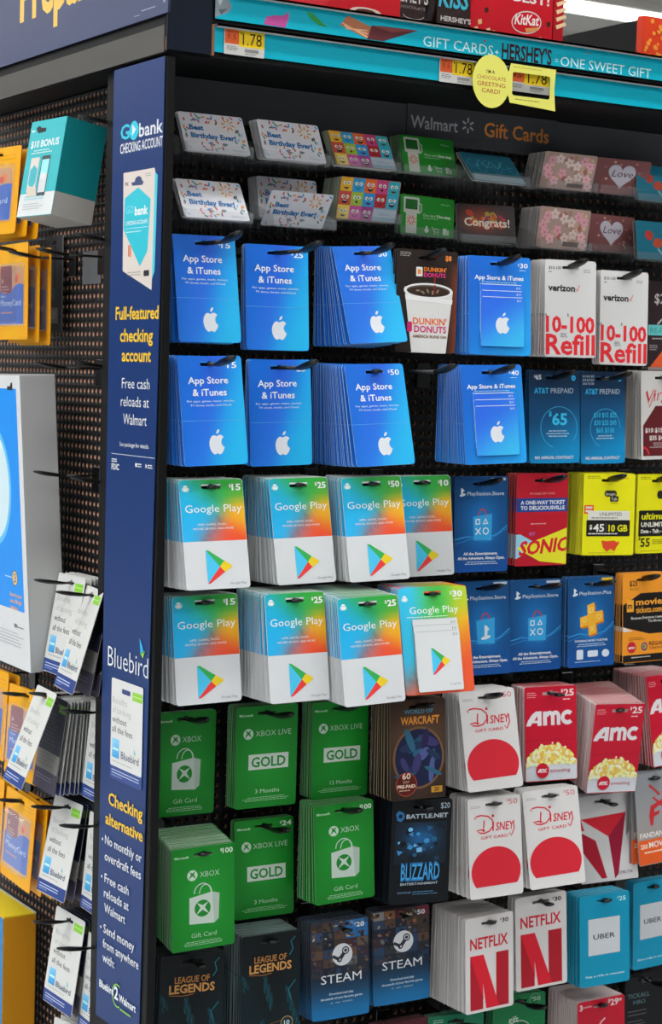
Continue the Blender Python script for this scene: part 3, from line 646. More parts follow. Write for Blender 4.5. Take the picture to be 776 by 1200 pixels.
def red_card(_=1):
    a = Art(82, 133); a.base('#b0142a' if _ else '#d4c0bd', edge='#e0d0ce', back='#d8c8c6')
    if not _: return a
    a.text('3', 4, 13, 8, '#e8d4d4', bold=.03); a.text('months', 9, 10, 3, '#e8d4d4', w=16); a.text('$', 53, 8, 5, '#e8d4d4', bold=.024); a.text('29', 57, 13, 9, '#e8d4d4', w=14, bold=.024); a.text('99', 71, 9, 4, '#e8d4d4', bold=.03)
    a.stroke([(34, 44), (42, 34), (48, 30)], 2, '#e8d4d4'); a.circ(42, 70, 20, '#c83848'); return a
def black_card(_=1):
    a = Art(80, 133); a.base('#101012', edge='#3a3a3e'); a.text('$25', 34, 14, 6, '#77777c', w=12); a.text('TICKALL', 6, 36, 7, '#5f7d86', w=44, bold=.0); a.text('HBO', 18, 46, 6, '#5f7d86', w=24); a.lines(8, 56, 50, 2, '#6a6a70', 1.4, 6); a.lines(8, 72, 40, 3, '#6a6a70', 1.2, 5); return a
def dark_red_card(_=1):
    a = Art(86, 133); a.base('#4f1d24', edge='#8a7f7c'); a.lines(6, 8, 30, 2, '#a06a6c', 1, 3); a.rect(0.5, 30, 85, 3, '#7a2a34'); return a
def gold_teal_card(_=1):
    a = Art(86, 133); a.base('#146b4c', edge='#9cc0ac'); a.lines(8, 6, 20, 2, '#a9d0bc', 1, 3); a.circ(43, 70, 20, '#0f5a40'); return a

# landscape cards of the top trays (86 x 54)
def ls(W=86, H=54): return Art(W, H)
def party_card(_=1):
    a = ls(); a.ls = 0.006; a.base('#cfced4', r=3, hole=False, edge='#a9a9ae'); rn = random.Random(11)
    pal = ['#b0463c', '#2e7fae', '#c07a3a', '#33776b', '#b04a6c', '#5a3f3c', '#7f9cc0', '#a84a2c', '#2d5f50']
    for i in range(95):
        x = rn.uniform(3, 83); y = rn.uniform(3, 51)
        if 9 < x < 72 and 14 < y < 36: continue
        if (x - 66) ** 2 + (y - 15) ** 2 < 90: continue
        if y > 44 and x > 58: continue
        t = rn.uniform(0, 3.1); dx, dy = 2.3 * math.cos(t), 2.3 * math.sin(t); a.stroke([(x - dx, y - dy), (x + dx, y + dy)], 2.0, rn.choice(pal))
    for k in range(8): t = R(45 * k + 10); a.stroke([(64 + 4 * math.cos(t), 13 + 4 * math.sin(t)), (64 + 9 * math.cos(t), 13 + 9 * math.sin(t))], 1.9, '#c9893a')
    a.text('Best', 11, 24, 6.6, '#1d5f94', w=19, bold=.035); a.text('Birthday Ever!', 11, 35, 6.6, '#1d5f94', w=60, bold=.035); a.text('Walmart', 62, 50, 2.6, '#8a9cb4', w=17)
    return a
def faces_card(_=1):
    a = ls(); a.ls = 0.006; a.base('#a84a50', r=3, hole=False, edge='#b9c4a8', nx=2, ny=2); rn = random.Random(4)
    pal = [['#c79a2a', '#2a86b0', '#c05a2a', '#a83a6a', '#2a8f98'], ['#b0483a', '#8aa03a', '#2a7fb4', '#98242c', '#2a8fa8'], ['#c9b04a', '#b04a88', '#8a3f78', '#7d9aa8', '#7d9aa8']]
    for j in range(3):
        for i in range(5):
            x, y = .6 + i * 16.96, .6 + j * 17.6
            a.rect(x, y, 16.9, 17.5, pal[j][i])
            if j == 2 and i > 2: continue
            cx, cy = x + 8.5, y + 7; k = (i + j * 2) % 4
            for e in (-3, 3): a.circ(cx + e, cy, 2.4, '#d8d4cc', 12); a.circ(cx + e * .8, cy + .3, 1.0, '#26222a', 8)
            if k == 0: a.ell(cx, cy + 5.5, 3.6, 2.4, '#4a1f2a', 10, a0=0, a1=180)
            elif k == 1: a.stroke([(cx - 3.5, cy + 5), (cx, cy + 7), (cx + 3.5, cy + 5)], .9, '#26222a')
            elif k == 2: a.ell(cx, cy + 6, 4, 2.6, '#3a1820', 12); a.rect(cx - 2.6, cy + 4.2, 5.2, 1, '#d8d4cc')
            else: a.ell(cx, cy + 5.6, 1.8, 1.6, '#3a1820', 8)
    a.rect(52, 37.5, 33, 10, '#a9b4c0'); a.text('Walmart', 60, 45, 3, '#56789c', w=17); return a
def pump_card(_=1):
    a = ls(); a.base('#1c7a22', r=3, hole=False, edge='#a8c4a4')
    a.rrect(5, 3, 25, 22, 2, '#c4c6bc'); a.rrect(8, 6, 19, 14, 1, '#1a5c22'); a.poly([(9, 24), (26, 24), (26, 53), (9, 53)], '#c4c6bc'); a.stroke([(29, 10), (33, 12), (33, 22), (29, 25)], 1.6, '#c4c6bc')
    for k in range(8): t = R(45 * k + 22); a.stroke([(17.5 + 2.6 * math.cos(t), 35 + 2.6 * math.sin(t)), (17.5 + 7 * math.cos(t), 35 + 7 * math.sin(t))], 1.6, '#c05a3a')
    a.text('Walmart', 64, 10, 2.4, '#a9cca9', w=14); a.text('One card.', 36, 28, 3.8, '#b4d2b0', w=21); a.text('One stop.', 58, 28, 3.8, '#d0e2cc', w=23, bold=.03); a.lines(36, 30, 32, 1, '#8fbf8c', .8)
    a.circ(42, 47, 3.4, '#c4d2c0', 12); a.rect(40.6, 41, 2.8, 3, '#c4d2c0'); a.stroke([(50, 42), (52, 42), (54, 48), (61, 48), (62, 44), (53, 44)], .9, '#c4d2c0'); a.circ(55, 50.5, 1, '#c4d2c0', 8); a.circ(60, 50.5, 1, '#c4d2c0', 8); a.rect(68, 42, 6, 9, '#c4d2c0'); a.rect(72, 44, 6, 7, '#a8c4a4'); return a
def swirl_card(_=1):
    a = ls(); a.base('#1f5566', r=3, hole=False, edge='#7d9aa4')
    a.rect(.6, 42, 84.8, 11, '#8fa4ac')
    for i in range(6): a.ring(12 + i * 13, 20 + (i % 2) * 9, 7, .8, '#3f8aa0', 18, 0, 290)
    a.stroke([(18, 26), (26, 12), (34, 28), (44, 14), (52, 28), (62, 16)], 1.2, '#5aa4b8'); return a
def blossom_card(_=1):
    a = ls(); a.ls = 0.006; a.base('#b0948a', r=3, hole=False, edge='#b4a49c'); rn = random.Random(8)
    for i in range(30): a.ell(rn.uniform(6, 80), rn.uniform(5, 49), rn.uniform(3, 6), rn.uniform(2, 5), rn.choice(['#a07a64', '#b8967e', '#a05f5c', '#c4aa8c']), 8, rot=rn.random() * 90)
    for (x, y) in [(14, 12), (26, 9), (12, 34), (22, 42), (33, 30), (42, 14), (55, 18), (66, 10), (76, 16), (60, 34), (74, 36), (46, 40), (84 - 6, 46), (8, 24)]:
        c = rn.choice(['#dcb8ba', '#e0aab0', '#d096a0', '#e2ccc4'])
        for k in range(5): t = 6.283 * k / 5 + x; a.ell(x + 4 * math.cos(t), y + 4 * math.sin(t), 3.8, 2.8, c, 8, rot=math.degrees(t))
        a.circ(x, y, 1.2, '#9a4a4c', 7)
    a.rect(44, 44, 26, 6, '#5f4a44'); return a
def love_card(_=1):
    a = ls(); a.base('#7d4c4c', r=3, hole=False, edge='#8a7070'); rn = random.Random(6)
    for i in range(26): a.poly([(x0 + 2.6 * math.cos(6.28 * k / 5), y0 + 2 * math.sin(6.28 * k / 5)) for x0, y0 in [(rn.uniform(4, 82), rn.uniform(4, 50))] for k in range(5)], rn.choice(['#9a6468', '#a8766c', '#8a4c58', '#b89080']))
    pts = []
    for k in range(30): t = 6.283 * k / 30; pts.append((42 + 1.35 * 16 * math.sin(t) ** 3, 24 - 1.3 * (13 * math.cos(t) - 5 * math.cos(2 * t) - 2 * math.cos(3 * t) - math.cos(4 * t))))
    a.poly(pts, '#cfc8d4'); a.text('Love', 26, 27, 10, '#4f1f34', w=33, bold=.0, shear=.3); return a
def congrats_card(_=1):
    a = ls(); a.base('#3f3a3c', r=3, hole=False, edge='#77706e', fn=lambda u, v: mixc('#3a3537', '#8a3a2a', math.exp(-((u - .4) ** 2 + (v - .4) ** 2) / .12)), nx=6, ny=5); rn = random.Random(12)
    for i in range(30): t = rn.random() * 6.28; r = rn.random(); a.ell(40 + 30 * r * math.cos(t), 22 + 16 * r * math.sin(t), rn.uniform(2, 7), rn.uniform(2, 5), rn.choice(['#a8522a', '#b0402c', '#8a2a4a', '#5a2a6a', '#b8742a', '#9a8a3a']), 9, rot=rn.random() * 90)
    a.text('Congrats!', 9, 31, 11, '#e0d2c0', w=68, bold=.02); a.rect(.6, 44, 84.8, 9, '#5c5a5c'); return a
def balloon_card(_=1):
    a = ls(); a.base('#126a80', r=3, hole=False, edge='#7da4ac')
    a.ell(24, 20, 8, 7, '#b0342c', 14, rot=20); a.ell(40, 30, 9, 7, '#b0442c', 14, rot=-10); a.ell(58, 14, 9, 6, '#9fb4bc', 14); a.stroke([(40, 38), (52, 50), (70, 46)], 3, '#8fb0b8'); a.ell(72, 30, 7, 5, '#c9b45a', 12); return a

def pale_card(c='#b9b2ae'):
    a = ls(); a.base(c, r=3, hole=False, edge='#cfcac6'); return a

# cards and boxes of the side panel
def bird_mark(a, x, y, s_):
    a.poly([(x, y), (x - 1.2 * s_, y - 7 * s_), (x + 1.6 * s_, y - 4 * s_), (x + 4 * s_, y)], '#2a9fd0'); a.poly([(x, y), (x + 4 * s_, y), (x + 5 * s_, y - 2 * s_), (x + 2.6 * s_, y + 2 * s_)], '#8cc63f')
def bird_card(_=1, W=86, H=130, y0=0.0, hole=True):
    a = Art(W, H, y0=y0); a.base('#dadad6', edge='#b0aea8', back='#3a4150', hole=hole, hx=W * .5, hy=10, hw=20)
    if _ is None: a.rect(.5, 108, W - 1, H - 108.6, '#2a3a72'); return a
    a.rrect(57, 8, 25, 11, 1, '#7dba3a'); a.rect(58, 13, 23, .7, '#b4dc84')
    a.text('Benefits', 10, 36, 7.5, '#a8a6a4', w=40, bold=-.015); a.text('of banking', 10, 49, 7.5, '#a8a6a4', w=51, bold=-.015); a.text('without', 10, 62, 7.5, '#4a4a50', w=36, bold=-.002); a.text('all the fees', 10, 75, 7.5, '#4a4a50', w=53, bold=-.002)
    a.quadgrad(8, 82, 19, 22, lambda u, v: mixc('#7dbce0', '#2f8ac2', v * .8 + u * .2), 3, 3); a.stroke([(10, 93), (25, 93)], 3, '#b4d8ec')
    a.text('Bluebird', 31, 103, 7.5, '#3a4a66', w=44, bold=.01); bird_mark(a, 62, 93, .8); a.lines(9, 107, 66, 1, '#a8a8a8', 1)
    a.rect(.5, 113, W - 1, H - 113.8, '#2a3f7c'); a.rect(6, 118, 58, 1.2, '#b9c6e0'); a.rect(6, 121.5, 58, 1.2, '#b9c6e0'); a.lines(6, 124.6, 36, 1, '#8fa4cc', .8); return a
def bird_back(_=1):
    a = Art(86, 130); a.base('#1b2338', edge='#8a8780', back='#3a4150', hw=20); a.rrect(57, 8, 25, 11, 1, '#5f8f34')
    a.lines(10, 24, 58, 9, '#4a5570', 1.2, 5); a.rect(.5, 76, 85, 26, '#8f8c88'); a.lines(8, 80, 60, 4, '#6b6864', 1.2, 4.6); a.rect(.5, 102, 85, 27.5, '#4a4258'); a.rect(6, 110, 62, 1, '#8a86a0'); a.rect(6, 114, 62, 1, '#8a86a0'); return a
def money_pack(W=110, H=124):
    a = Art(W, H, 1.0); a.base('#e89412', r=4, edge='#b86e0a', back='#c87c10', fn=lambda u, v: mixc('#e8960f', '#f0a820', .5 * math.sin(u * 3)), nx=3, ny=4)
    a.hole_poly([(W * .58, 12), (W * .9, 12), (W * .9, 18), (W * .58, 18)], [(W * .58 + .7, 12.7), (W * .9 - .7, 12.7), (W * .9 - .7, 17.3), (W * .58 + .7, 17.3)], '#c47a10')
    a.rrect(W * .08, 30, W * .76, 76, 6, '#c08a70'); a.rrect(W * .10, 28, W * .38, 40, 5, '#7a1f34'); a.text('24', W * .13, 50, 5, '#d8b4bc', bold=.03); a.lines(W * .14, 54, W * .28, 3, '#c49aa4', 1.4, 4)
    a.rrect(W * .52, 30, W * .30, 40, 4, '#c09068'); a.circ(W * .68, 44, 6.5, '#e0742a'); a.circ(W * .63, 46, 5, '#c8402c')
    a.poly([(W * .06 + W * .80 * i / 10, 60 + 5 * math.sin(i * .55) - (3 if i > 5 else 0)) for i in range(11)] + [(W * .86, 104), (W * .06, 104)], '#2259b4')
    a.text('MoneyCard', W * .12, 80, 8, '#d4e0f2', w=W * .66, bold=.0); a.lines(W * .14, 88, W * .5, 1, '#d88a5a', 1.6); a.text('Walmart', W * .12, 69, 3.5, '#cfdcf0', w=18); return a
POSE = {
'A1':(98.1,77.0,-54.0,-1.3,29.3,0.0,88.7,56.8),
'A2':(203.7,68.5,-54.6,-1.4,28.2,0.5,88.4,56.9),
'A3':(321.6,88.4,-55.7,-3.2,32.7,1.1,88.3,55.7),
'A4':(451.6,120.2,-46.5,-0.6,17.0,1.0,85.8,52.5),
'A5':(523.9,86.1,-66.0,1.6,44.7,0.5,87.8,56.8),
'A6':(690.3,103.9,-49.1,-6.5,-17.3,0.9,87.3,51.1),
'A7':(795.6,113.8,-47.8,-11.6,-15.7,1.2,88.5,50.8),
'A8':(861.5,116.5,-52.1,-1.1,10.6,1.3,86.0,52.8),
'B1':(91.1,66.0,-136.5,-0.8,32.9,-0.1,89.3,57.5),
'B2':(243.2,90.2,-137.3,-5.7,-37.4,0.7,86.9,52.5),
'B3':(335.1,71.9,-114.5,-5.6,-13.8,1.1,87.5,54.7),
'B4':(449.4,109.0,-126.6,-1.8,3.6,1.8,86.1,52.2),
'B5':(543.5,104.6,-131.2,-9.5,9.3,-0.3,87.6,52.3),
'B6':(665.2,81.6,-128.6,-3.3,-8.1,1.2,86.5,56.3),
'B7':(788.5,128.8,-127.4,0.1,0.7,0.8,85.9,52.6),
'B8':(852.9,102.2,-134.4,0.1,7.8,0.2,86.0,55.3),
'C1':(81.2,52.6,-204.0,0.7,8.5,-1.0,86.5,131.8),
'C2':(184.8,53.0,-209.6,-4.9,4.2,-0.4,86.5,131.5),
'C3':(316.3,62.7,-202.7,-2.5,16.9,-4.0,86.8,130.1),
'C4':(403.9,38.0,-203.6,-7.7,1.7,0.6,88.4,133.7),
'C5':(501.9,12.7,-207.5,-15.3,6.0,-0.0,87.5,130.5),
'C6':(644.9,41.9,-203.3,-7.3,2.9,-0.2,82.1,132.9),
'C7':(753.5,55.4,-212.1,-6.7,2.6,0.3,80.6,132.1),
'C8':(872.5,91.2,-219.9,0.1,1.3,-1.0,86.0,131.8),
'D1':(71.4,12.5,-351.1,-0.8,7.4,-2.2,86.3,132.3),
'D2':(185.1,39.2,-352.6,-4.0,1.8,-2.1,86.2,132.5),
'D3':(310.6,16.5,-354.5,-2.9,12.7,-2.9,86.5,131.2),
'D5':(484.8,1.6,-350.8,-13.8,7.6,-2.7,87.1,130.6),
'D6':(643.7,67.4,-354.9,-6.4,2.5,-1.1,82.9,129.1),
'D7':(729.3,65.4,-354.2,-4.3,1.9,-1.4,76.9,130.3),
'D8':(849.7,77.6,-350.5,0.2,2.0,-1.5,80.0,128.1),
'E1':(73.6,6.4,-499.7,-1.4,10.8,-1.1,86.4,133.4),
'E2':(206.4,23.0,-499.5,0.3,10.7,-1.4,86.1,133.4),
'E3':(307.2,10.0,-498.0,-5.7,10.8,-2.2,86.5,133.2),
'E4':(411.5,46.5,-499.2,-4.5,6.0,-1.5,86.3,132.9),
'E5':(521.0,62.7,-502.0,-4.5,2.1,-0.6,85.0,130.0),
'E6':(633.5,71.4,-498.7,-5.1,0.0,-0.7,85.3,129.2),
'E7':(747.6,62.9,-498.5,-5.9,1.6,0.6,87.9,116.8),
'E8':(854.6,80.3,-500.9,0.1,0.2,0.0,80.0,115.9),
'F1':(77.8,22.2,-642.7,-6.1,5.1,-2.1,86.3,133.1),
'F2':(181.9,-17.7,-639.2,0.7,8.4,-0.5,86.0,134.5),
'F3':(270.4,-46.7,-644.0,-4.8,8.2,-2.6,86.3,134.3),
'F4':(379.5,-30.7,-637.1,-2.4,11.7,-0.5,103.8,137.1),
'F5':(540.1,76.1,-647.4,-4.4,4.7,-0.8,83.7,129.2),
'F6':(631.5,74.9,-648.3,-4.4,0.7,-1.0,86.6,128.6),
'F7':(720.0,61.7,-646.0,-2.9,1.8,-1.0,80.7,127.8),
'F8':(812.2,56.0,-642.1,0.3,2.1,-1.0,80.0,129.2),
'G1':(111.1,126.2,-806.5,-0.6,0.1,0.4,86.1,136.0),
'G2':(209.9,89.5,-799.6,-4.8,-1.7,-0.9,87.8,135.0),
'G3':(316.3,80.8,-800.2,-2.9,1.2,-0.3,84.7,128.6),
'G4':(391.7,10.5,-790.8,-4.9,2.9,-0.5,83.6,132.1),
'G5':(520.7,35.0,-791.0,-8.9,10.6,-3.0,85.0,134.8),
'G6':(650.3,58.4,-797.8,-7.7,5.5,-0.0,84.2,132.8),
'G7':(760.9,35.3,-826.6,-5.7,-4.0,2.1,85.6,130.7),
'G8':(878.6,73.1,-796.3,0.8,6.3,-4.0,80.0,133.4),
'H1':(86.9,26.7,-957.7,-2.2,-0.2,-1.4,87.0,130.1),
'H2':(225.7,118.7,-957.0,-4.3,1.6,-1.2,86.3,131.7),
'H3':(304.5,47.9,-928.6,-6.4,-0.8,-3.3,86.5,132.7),
'H4':(414.1,24.5,-929.5,-10.7,0.1,0.7,87.0,140.6),
'H5':(524.1,13.8,-934.2,-5.7,5.1,-1.4,83.8,136.0),
'H6':(623.1,17.5,-932.9,-10.0,8.8,-3.3,87.0,135.0),
'H7':(778.6,90.1,-971.4,-18.1,9.4,-4.7,89.3,125.7),
'H8':(849.7,58.4,-937.0,0.8,5.8,-2.7,80.0,134.6),
'I1':(106.7,84.7,-1112.9,-6.7,0.0,0.8,87.5,133.0),
'I2':(209.3,65.0,-1095.0,-4.0,-0.0,-1.0,85.2,133.0),
'I3':(320.4,74.0,-1094.0,-5.6,2.2,-1.5,86.4,132.6),
'I4':(424.1,82.2,-1093.1,-5.8,1.0,-1.9,88.2,132.1),
'I5':(528.0,19.9,-1100.5,-1.2,1.2,-1.9,80.2,132.6),
'I6':(625.5,31.7,-1086.5,-4.7,1.2,-2.5,85.5,132.8),
'I7':(744.7,35.3,-1100.9,-6.2,1.8,-1.8,84.9,132.5),
'I8':(879.2,83.1,-1109.0,-0.1,1.1,-1.8,78.0,131.8),
'J1':(536.3,99.7,-1265.0,-10.8,-0.0,-0.2,86.5,133.0),
'J2':(648.9,101.5,-1254.4,-8.7,-0.1,-1.3,86.1,133.0),
'J3':(760.8,52.6,-1262.5,-5.9,-0.1,-2.9,81.8,133.0),
'J4':(922.3,140.0,-1274.4,0.0,-0.0,0.0,80.0,133.0),
'J0':(449.8,111.2,-1265.2,-5.3,-0.1,-3.2,86.1,133.0),
'K1':(19.3,286.3,-645.1,0.5,9.2,0.4,86.1,133.5),
'K2':(18.5,215.4,-653.1,-7.4,16.5,-0.3,85.8,138.2),
'K3':(-8.7,297.8,-797.7,-6.0,20.7,-0.6,86.0,133.6),
'K4':(5.6,297.5,-809.0,-3.7,8.1,-0.4,86.2,126.4),
'K6':(15.4,146.3,-802.5,-2.9,9.4,0.2,86.0,127.6),
'K7':(19.7,284.4,-946.7,1.4,11.9,-1.3,86.5,130.5),
'K8':(15.8,155.9,-951.3,-4.4,3.6,0.7,86.0,125.8),
'K9':(20.1,272.3,-1099.0,2.6,8.1,0.6,86.2,128.9),
'K10':(16.7,169.3,-1112.8,-14.8,7.2,2.1,86.1,119.7),
'K11':(20.6,274.2,-1248.7,3.4,4.5,-6.4,84.3,130.0),
'L3':(-0.4,463.1,-201.1,-2.7,-0.3,-0.1,125.0,132.3),
'L1':(1.3,526.7,-64.9,9.0,4.5,-0.6,125.0,122.6),
'L9':(0.7,402.4,-962.3,-0.7,3.2,1.8,111.0,125.7),
'T1':(-10.4,319.2,-45.8,4.8,9.3,0.3,97.8,132.6),
'W1':(-11.0,462.9,-383.2,-12.4,-3.1,-0.5,250.0,415.5),
'S1':(-5.2,54.5,-130.9,-2.6,-3.6,8.0,89.9,131.4),
'S2':(-2.0,61.2,-751.6,1.0,-0.9,2.7,86.4,111.6),
}

# ================================================================= SETTING
b = MB(); b.box((-13, -9, -0.05), (16, 27, 0)); tag(b.build('floor', M_FLOOR), kind='structure')
b = MB(); b.box((-13, -9, CEIL), (16, 27, CEIL + 0.1))
ce = b.build('ceiling', M_CEIL); tag(ce, kind='structure')
b = MB()
for i in range(17): b.box((-13, -8.6 + i * 2.2, CEIL - 0.16), (16, -8.5 + i * 2.2, CEIL))
tag(b.build('ceiling_joists', M_CEIL, ce), kind='stuff')
b = MB(); b.box((-13, 27, 0), (16, 27.2, CEIL)); tag(b.build('wall_back', M_WALL), kind='structure')
b = MB(); b.box((16, -9, 0), (16.2, 27, CEIL)); tag(b.build('wall_right', M_WALL), kind='structure')
b = MB(); b.box((-13.2, -9, 0), (-13, 27, CEIL)); tag(b.build('wall_left', M_WALL), kind='structure')
b = MB(); b.box((-13, -9.2, 0), (16, -9, CEIL)); tag(b.build('wall_front', M_WALL), kind='structure')
where = {0: 'behind the display, nearest', 1: 'overhead in front of the rack, nearest'}
for i, (x, y, pw) in enumerate(STRIPS):
    L = 8.0 if i == 3 else 17.0
    hb = MB(); hb.box((-L / 2, -0.14, -0.10), (L / 2, 0.14, -0.02), bev=0.01)
    tube = MB(); tube.box((-L / 2 + .05, -0.10, -0.125), (L / 2 - .05, 0.10, -0.105))
    rods = MB()
    for q in (-L * .38, -L * .12, L * .12, L * .38): rods.box((q - .01, -.01, -.02), (q + .01, .01, .15))
    desc = ['first in front of the display', 'second in front of the display', 'third in front of the display', 'added short run lighting the left panel of the display', 'first behind the display', 'second behind the display', 'third behind the display', 'fourth behind the display', 'fifth behind the display', 'sixth behind the display'][i]
    r_ = empty('strip_light', (x, y, CEIL - 0.15), 'white ceiling strip light, %s' % desc, 'ceiling light', 'store strip lights')
    hb.build('housing', mat('white_lamp_housing', '#d9d7d0', rough=0.5), r_); tube.build('diffuser', M_LAMP, r_); rods.build('hanger', M_STEEL, r_)
    add_light(x, y, L, LAMP_W * pw); add_light(x, y, L, LAMP_W * pw * .25, True)

# ================================================================= THE DISPLAY FIXTURE
fx = empty('display_fixture', (0, 0, 0), 'black two-sided pegboard display rack with a printed canopy, full of gift cards', 'display rack')
def perforated(nx, ny, pitch, rad, thick, frame):
    """board of nx x ny cells in local x,z, front at y=0, real round holes"""
    i, j = np.meshgrid(np.arange(nx), np.arange(ny), indexing='ij'); ox = (i.ravel() * pitch)[:, None]; oz = (-j.ravel() * pitch)[:, None]
    h = pitch / 2; sq = np.array([(h, 0), (h, h), (0, h), (-h, h), (-h, 0), (-h, -h), (0, -h), (h, -h)]); an = np.arange(8) * math.pi / 4
    oc = np.stack([np.cos(an), np.sin(an)], 1) * rad
    tmpl = np.concatenate([np.c_[sq[:, 0], np.zeros(8), sq[:, 1]], np.c_[oc[:, 0], np.zeros(8), oc[:, 1]], np.c_[oc[:, 0], np.full(8, thick), oc[:, 1]]])
    n = len(ox); V = np.tile(tmpl, (n, 1)).reshape(n, 24, 3); V[:, :, 0] += ox; V[:, :, 2] += oz
    f = []; m = []
    for k in range(8):
        k2 = (k + 1) % 8; f.append((k, k2, 8 + k2, 8 + k)); m.append(0)
    for k in range(8):
        k2 = (k + 1) % 8; f.append((8 + k, 8 + k2, 16 + k2, 16 + k)); m.append(1)
    F = (np.array(f)[None] + (np.arange(n) * 24)[:, None, None]).reshape(-1, 4); Mi = np.tile(m, n)
    me = bpy.data.meshes.new('pegboard'); V = V.reshape(-1, 3)
    me.vertices.add(len(V)); me.vertices.foreach_set('co', V.astype(np.float32).ravel())
    me.loops.add(F.size); me.loops.foreach_set('vertex_index', F.astype(np.int32).ravel())
    me.polygons.add(len(F)); me.polygons.foreach_set('loop_start', (np.arange(len(F)) * 4).astype(np.int32)); me.polygons.foreach_set('loop_total', np.full(len(F), 4, np.int32))
    me.polygons.foreach_set('material_index', Mi.astype(np.int32)); me.update(calc_edges=True); me.validate()
    return me
BF = Matrix.Identity(4)
BL = Matrix(((0, 1, 0, 0), (-1, 0, 0, 0), (0, 0, 1, 0), (0, 0, 0, 1)))        # faces -X
def T(x, y, z): return Matrix.Translation((x, y, z))
PY = 0.16; PX = 0.060
pm = perforated(84, 96, 0.0142, 0.0031, 0.005, 0); pm.materials.append(M_PEG); pm.materials.append(mat('shaded_hole_fibre', '#7a5840', rough=.8, noise=.15, nscale=200))  # same hole fibre, colour darkened for the shade on the front board
link('pegboard', pm, fx, T(0.012 + .0071, PY, ZO - .0071))
pm = perforated(44, 108, 0.0127, 0.0028, 0.005, 0); pm.materials.append(M_PEGL); pm.materials.append(M_FIBRE)
link('pegboard', pm, fx, T(PX, 0.1905 + 44 * .0127 - .00635, ZO - .00635) @ BL)
b = MB(); b.box((PX + .02, PY + .03, 0.02), (1.6, 0.72, ZO)); b.box((0.0122, PY + .006, 0.02), (PX + .02, PY + .03, ZO)); b.box((PX + .010, PY + .03, .02), (PX + .02, 0.72, ZO))
b.box((1.205, PY - .001, .02), (1.6, PY + .03, ZO)); b.box((.012, PY - .001, .02), (1.6, PY + .03, ZO - 1.364)); b.box((PX - .001, .1905, .02), (PX + .02, .75, ZO - 1.373))
b.build('rear_core', M_BLACK, fx)
b = MB(); b.box((0, 0, 0.0), (0.0115, 0.1435, ZO - .003), bev=.001); b.build('end_post', M_BLACK, fx)
b = MB(); b.box((-.02, -.05, 0), (1.6, .0, .12)); b.box((-.05, -.05, 0), (-.0, .74, .12)); b.build('kick_plate', M_BLACK, fx)
b = MB(); b.box((.0575, .0035, ZO + .002), (1.6, .72, ZO + .0755)); b.box((.0, .006, ZO + .001), (.0575, .72, ZO + .045)); b.build('canopy', M_BLACK, fx)
b = MB(); b.box((0.0575, -.0005, ZO + .004), (.0615, .01, ZO + .040)); b.build('board_edge', M_WOOD, fx)
b = MB(); b.box((-.002, .0045, ZO + .002), (.0, .72, ZO + .033)); b.build('steel_ledge', M_STEEL, fx)
b = MB(); b.box((-.001, .0005, ZO + .004), (.001, .0035, ZO + .02)); b.build('board_edge', M_WOOD, fx)
b = MB()
for z in (.038, .0765): b.box((.062, -.007, ZO + z), (1.6, .004, ZO + z + .0028)); b.box((.062, -.007, ZO + z - .002), (1.6, -.0058, ZO + z + .0028))
pch = b.build('price_channel', M_EDGE, fx)
b = MB(); b.box((.0115, PY - .006, ZO - .050), (1.6, PY - .0005, ZO + .001)); hp = b.build('header_panel', M_DARKGREY, fx)
def art_obj(a, name, parent, mw, m=None): return link(name, a.done(name, m), parent, mw)
# lettering panel under the canopy
a = Art(260, 40, .8); a.base('#4a4b4f', r=1, hole=False, edge='#4a4b4f')
a.text('Walmart', 6, 32, 16.5, '#c2c3c5', w=79, bold=.01)
for k in range(6): t = R(60 * k + 30); a.stroke([(102 + 4 * math.cos(t), 21 + 4 * math.sin(t)), (102 + 10.5 * math.cos(t), 21 + 10.5 * math.sin(t))], 2.6, '#c2c3c5')
a.text('Gift Cards', 130, 33, 19, '#cf8038', w=114, bold=.015)
art_obj(a, 'header_lettering', hp, T(.441 + .13, PY - .0075, ZO + .002))
# teal strips in the channels
TEAL = '#069fb4'
a = Art(1240, 29, .6); a.base(TEAL, r=.5, hole=False, edge=TEAL)
X0 = 62
def hx(x): return x - X0
def hz(z): return 76 - z
a.poly([(0, 0), (hx(76), 2), (hx(84), 12), (hx(80), 20), (hx(70), 24), (0, 28)], '#8d979e'); a.poly([(2, 4), (10, 6), (6, 14)], '#c3cacd'); a.poly([(4, 18), (16, 16), (8, 24)], '#5f6a72')
a.poly([(hx(128), hz(48)), (hx(131), hz(57)), (hx(140), hz(60)), (hx(152), hz(61)), (hx(158), hz(63)), (hx(162), hz(68)), (hx(163), hz(60)), (hx(159), hz(50)), (hx(158), hz(47.5))], '#b04a8c')
a.poly([(hx(186), hz(71)), (hx(196), hz(69)), (hx(210), hz(60)), (hx(218), hz(55)), (hx(206), hz(56)), (hx(194), hz(62))], '#2f8a3c')
a.poly([(hx(236), hz(60)), (hx(246), hz(73)), (hx(282), hz(63)), (hx(276), hz(48))], '#a86a4a')
for k in range(3): a.stroke([(hx(239 + k * 2.5), hz(60 - k * 3 + 3)), (hx(276), hz(50 + 4 * k))], 1.6, '#d8a884')
a.poly([(hx(276), hz(47.5)), (hx(282), hz(65)), (hx(300), hz(66)), (hx(352), hz(67)), (hx(300), hz(48))], '#5a2a2e'); a.poly([(hx(282), hz(65)), (hx(352), hz(67)), (hx(312), hz(60))], '#7a3a3a')
a.text('GIFT CARDS', hx(360), hz(49), 12.5, '#b7dfe4', w=110, bold=.004); a.stroke([(hx(473), hz(54)), (hx(479), hz(54))], 1.2, '#b7dfe4'); a.stroke([(hx(476), hz(51)), (hx(476), hz(57))], 1.2, '#b7dfe4')
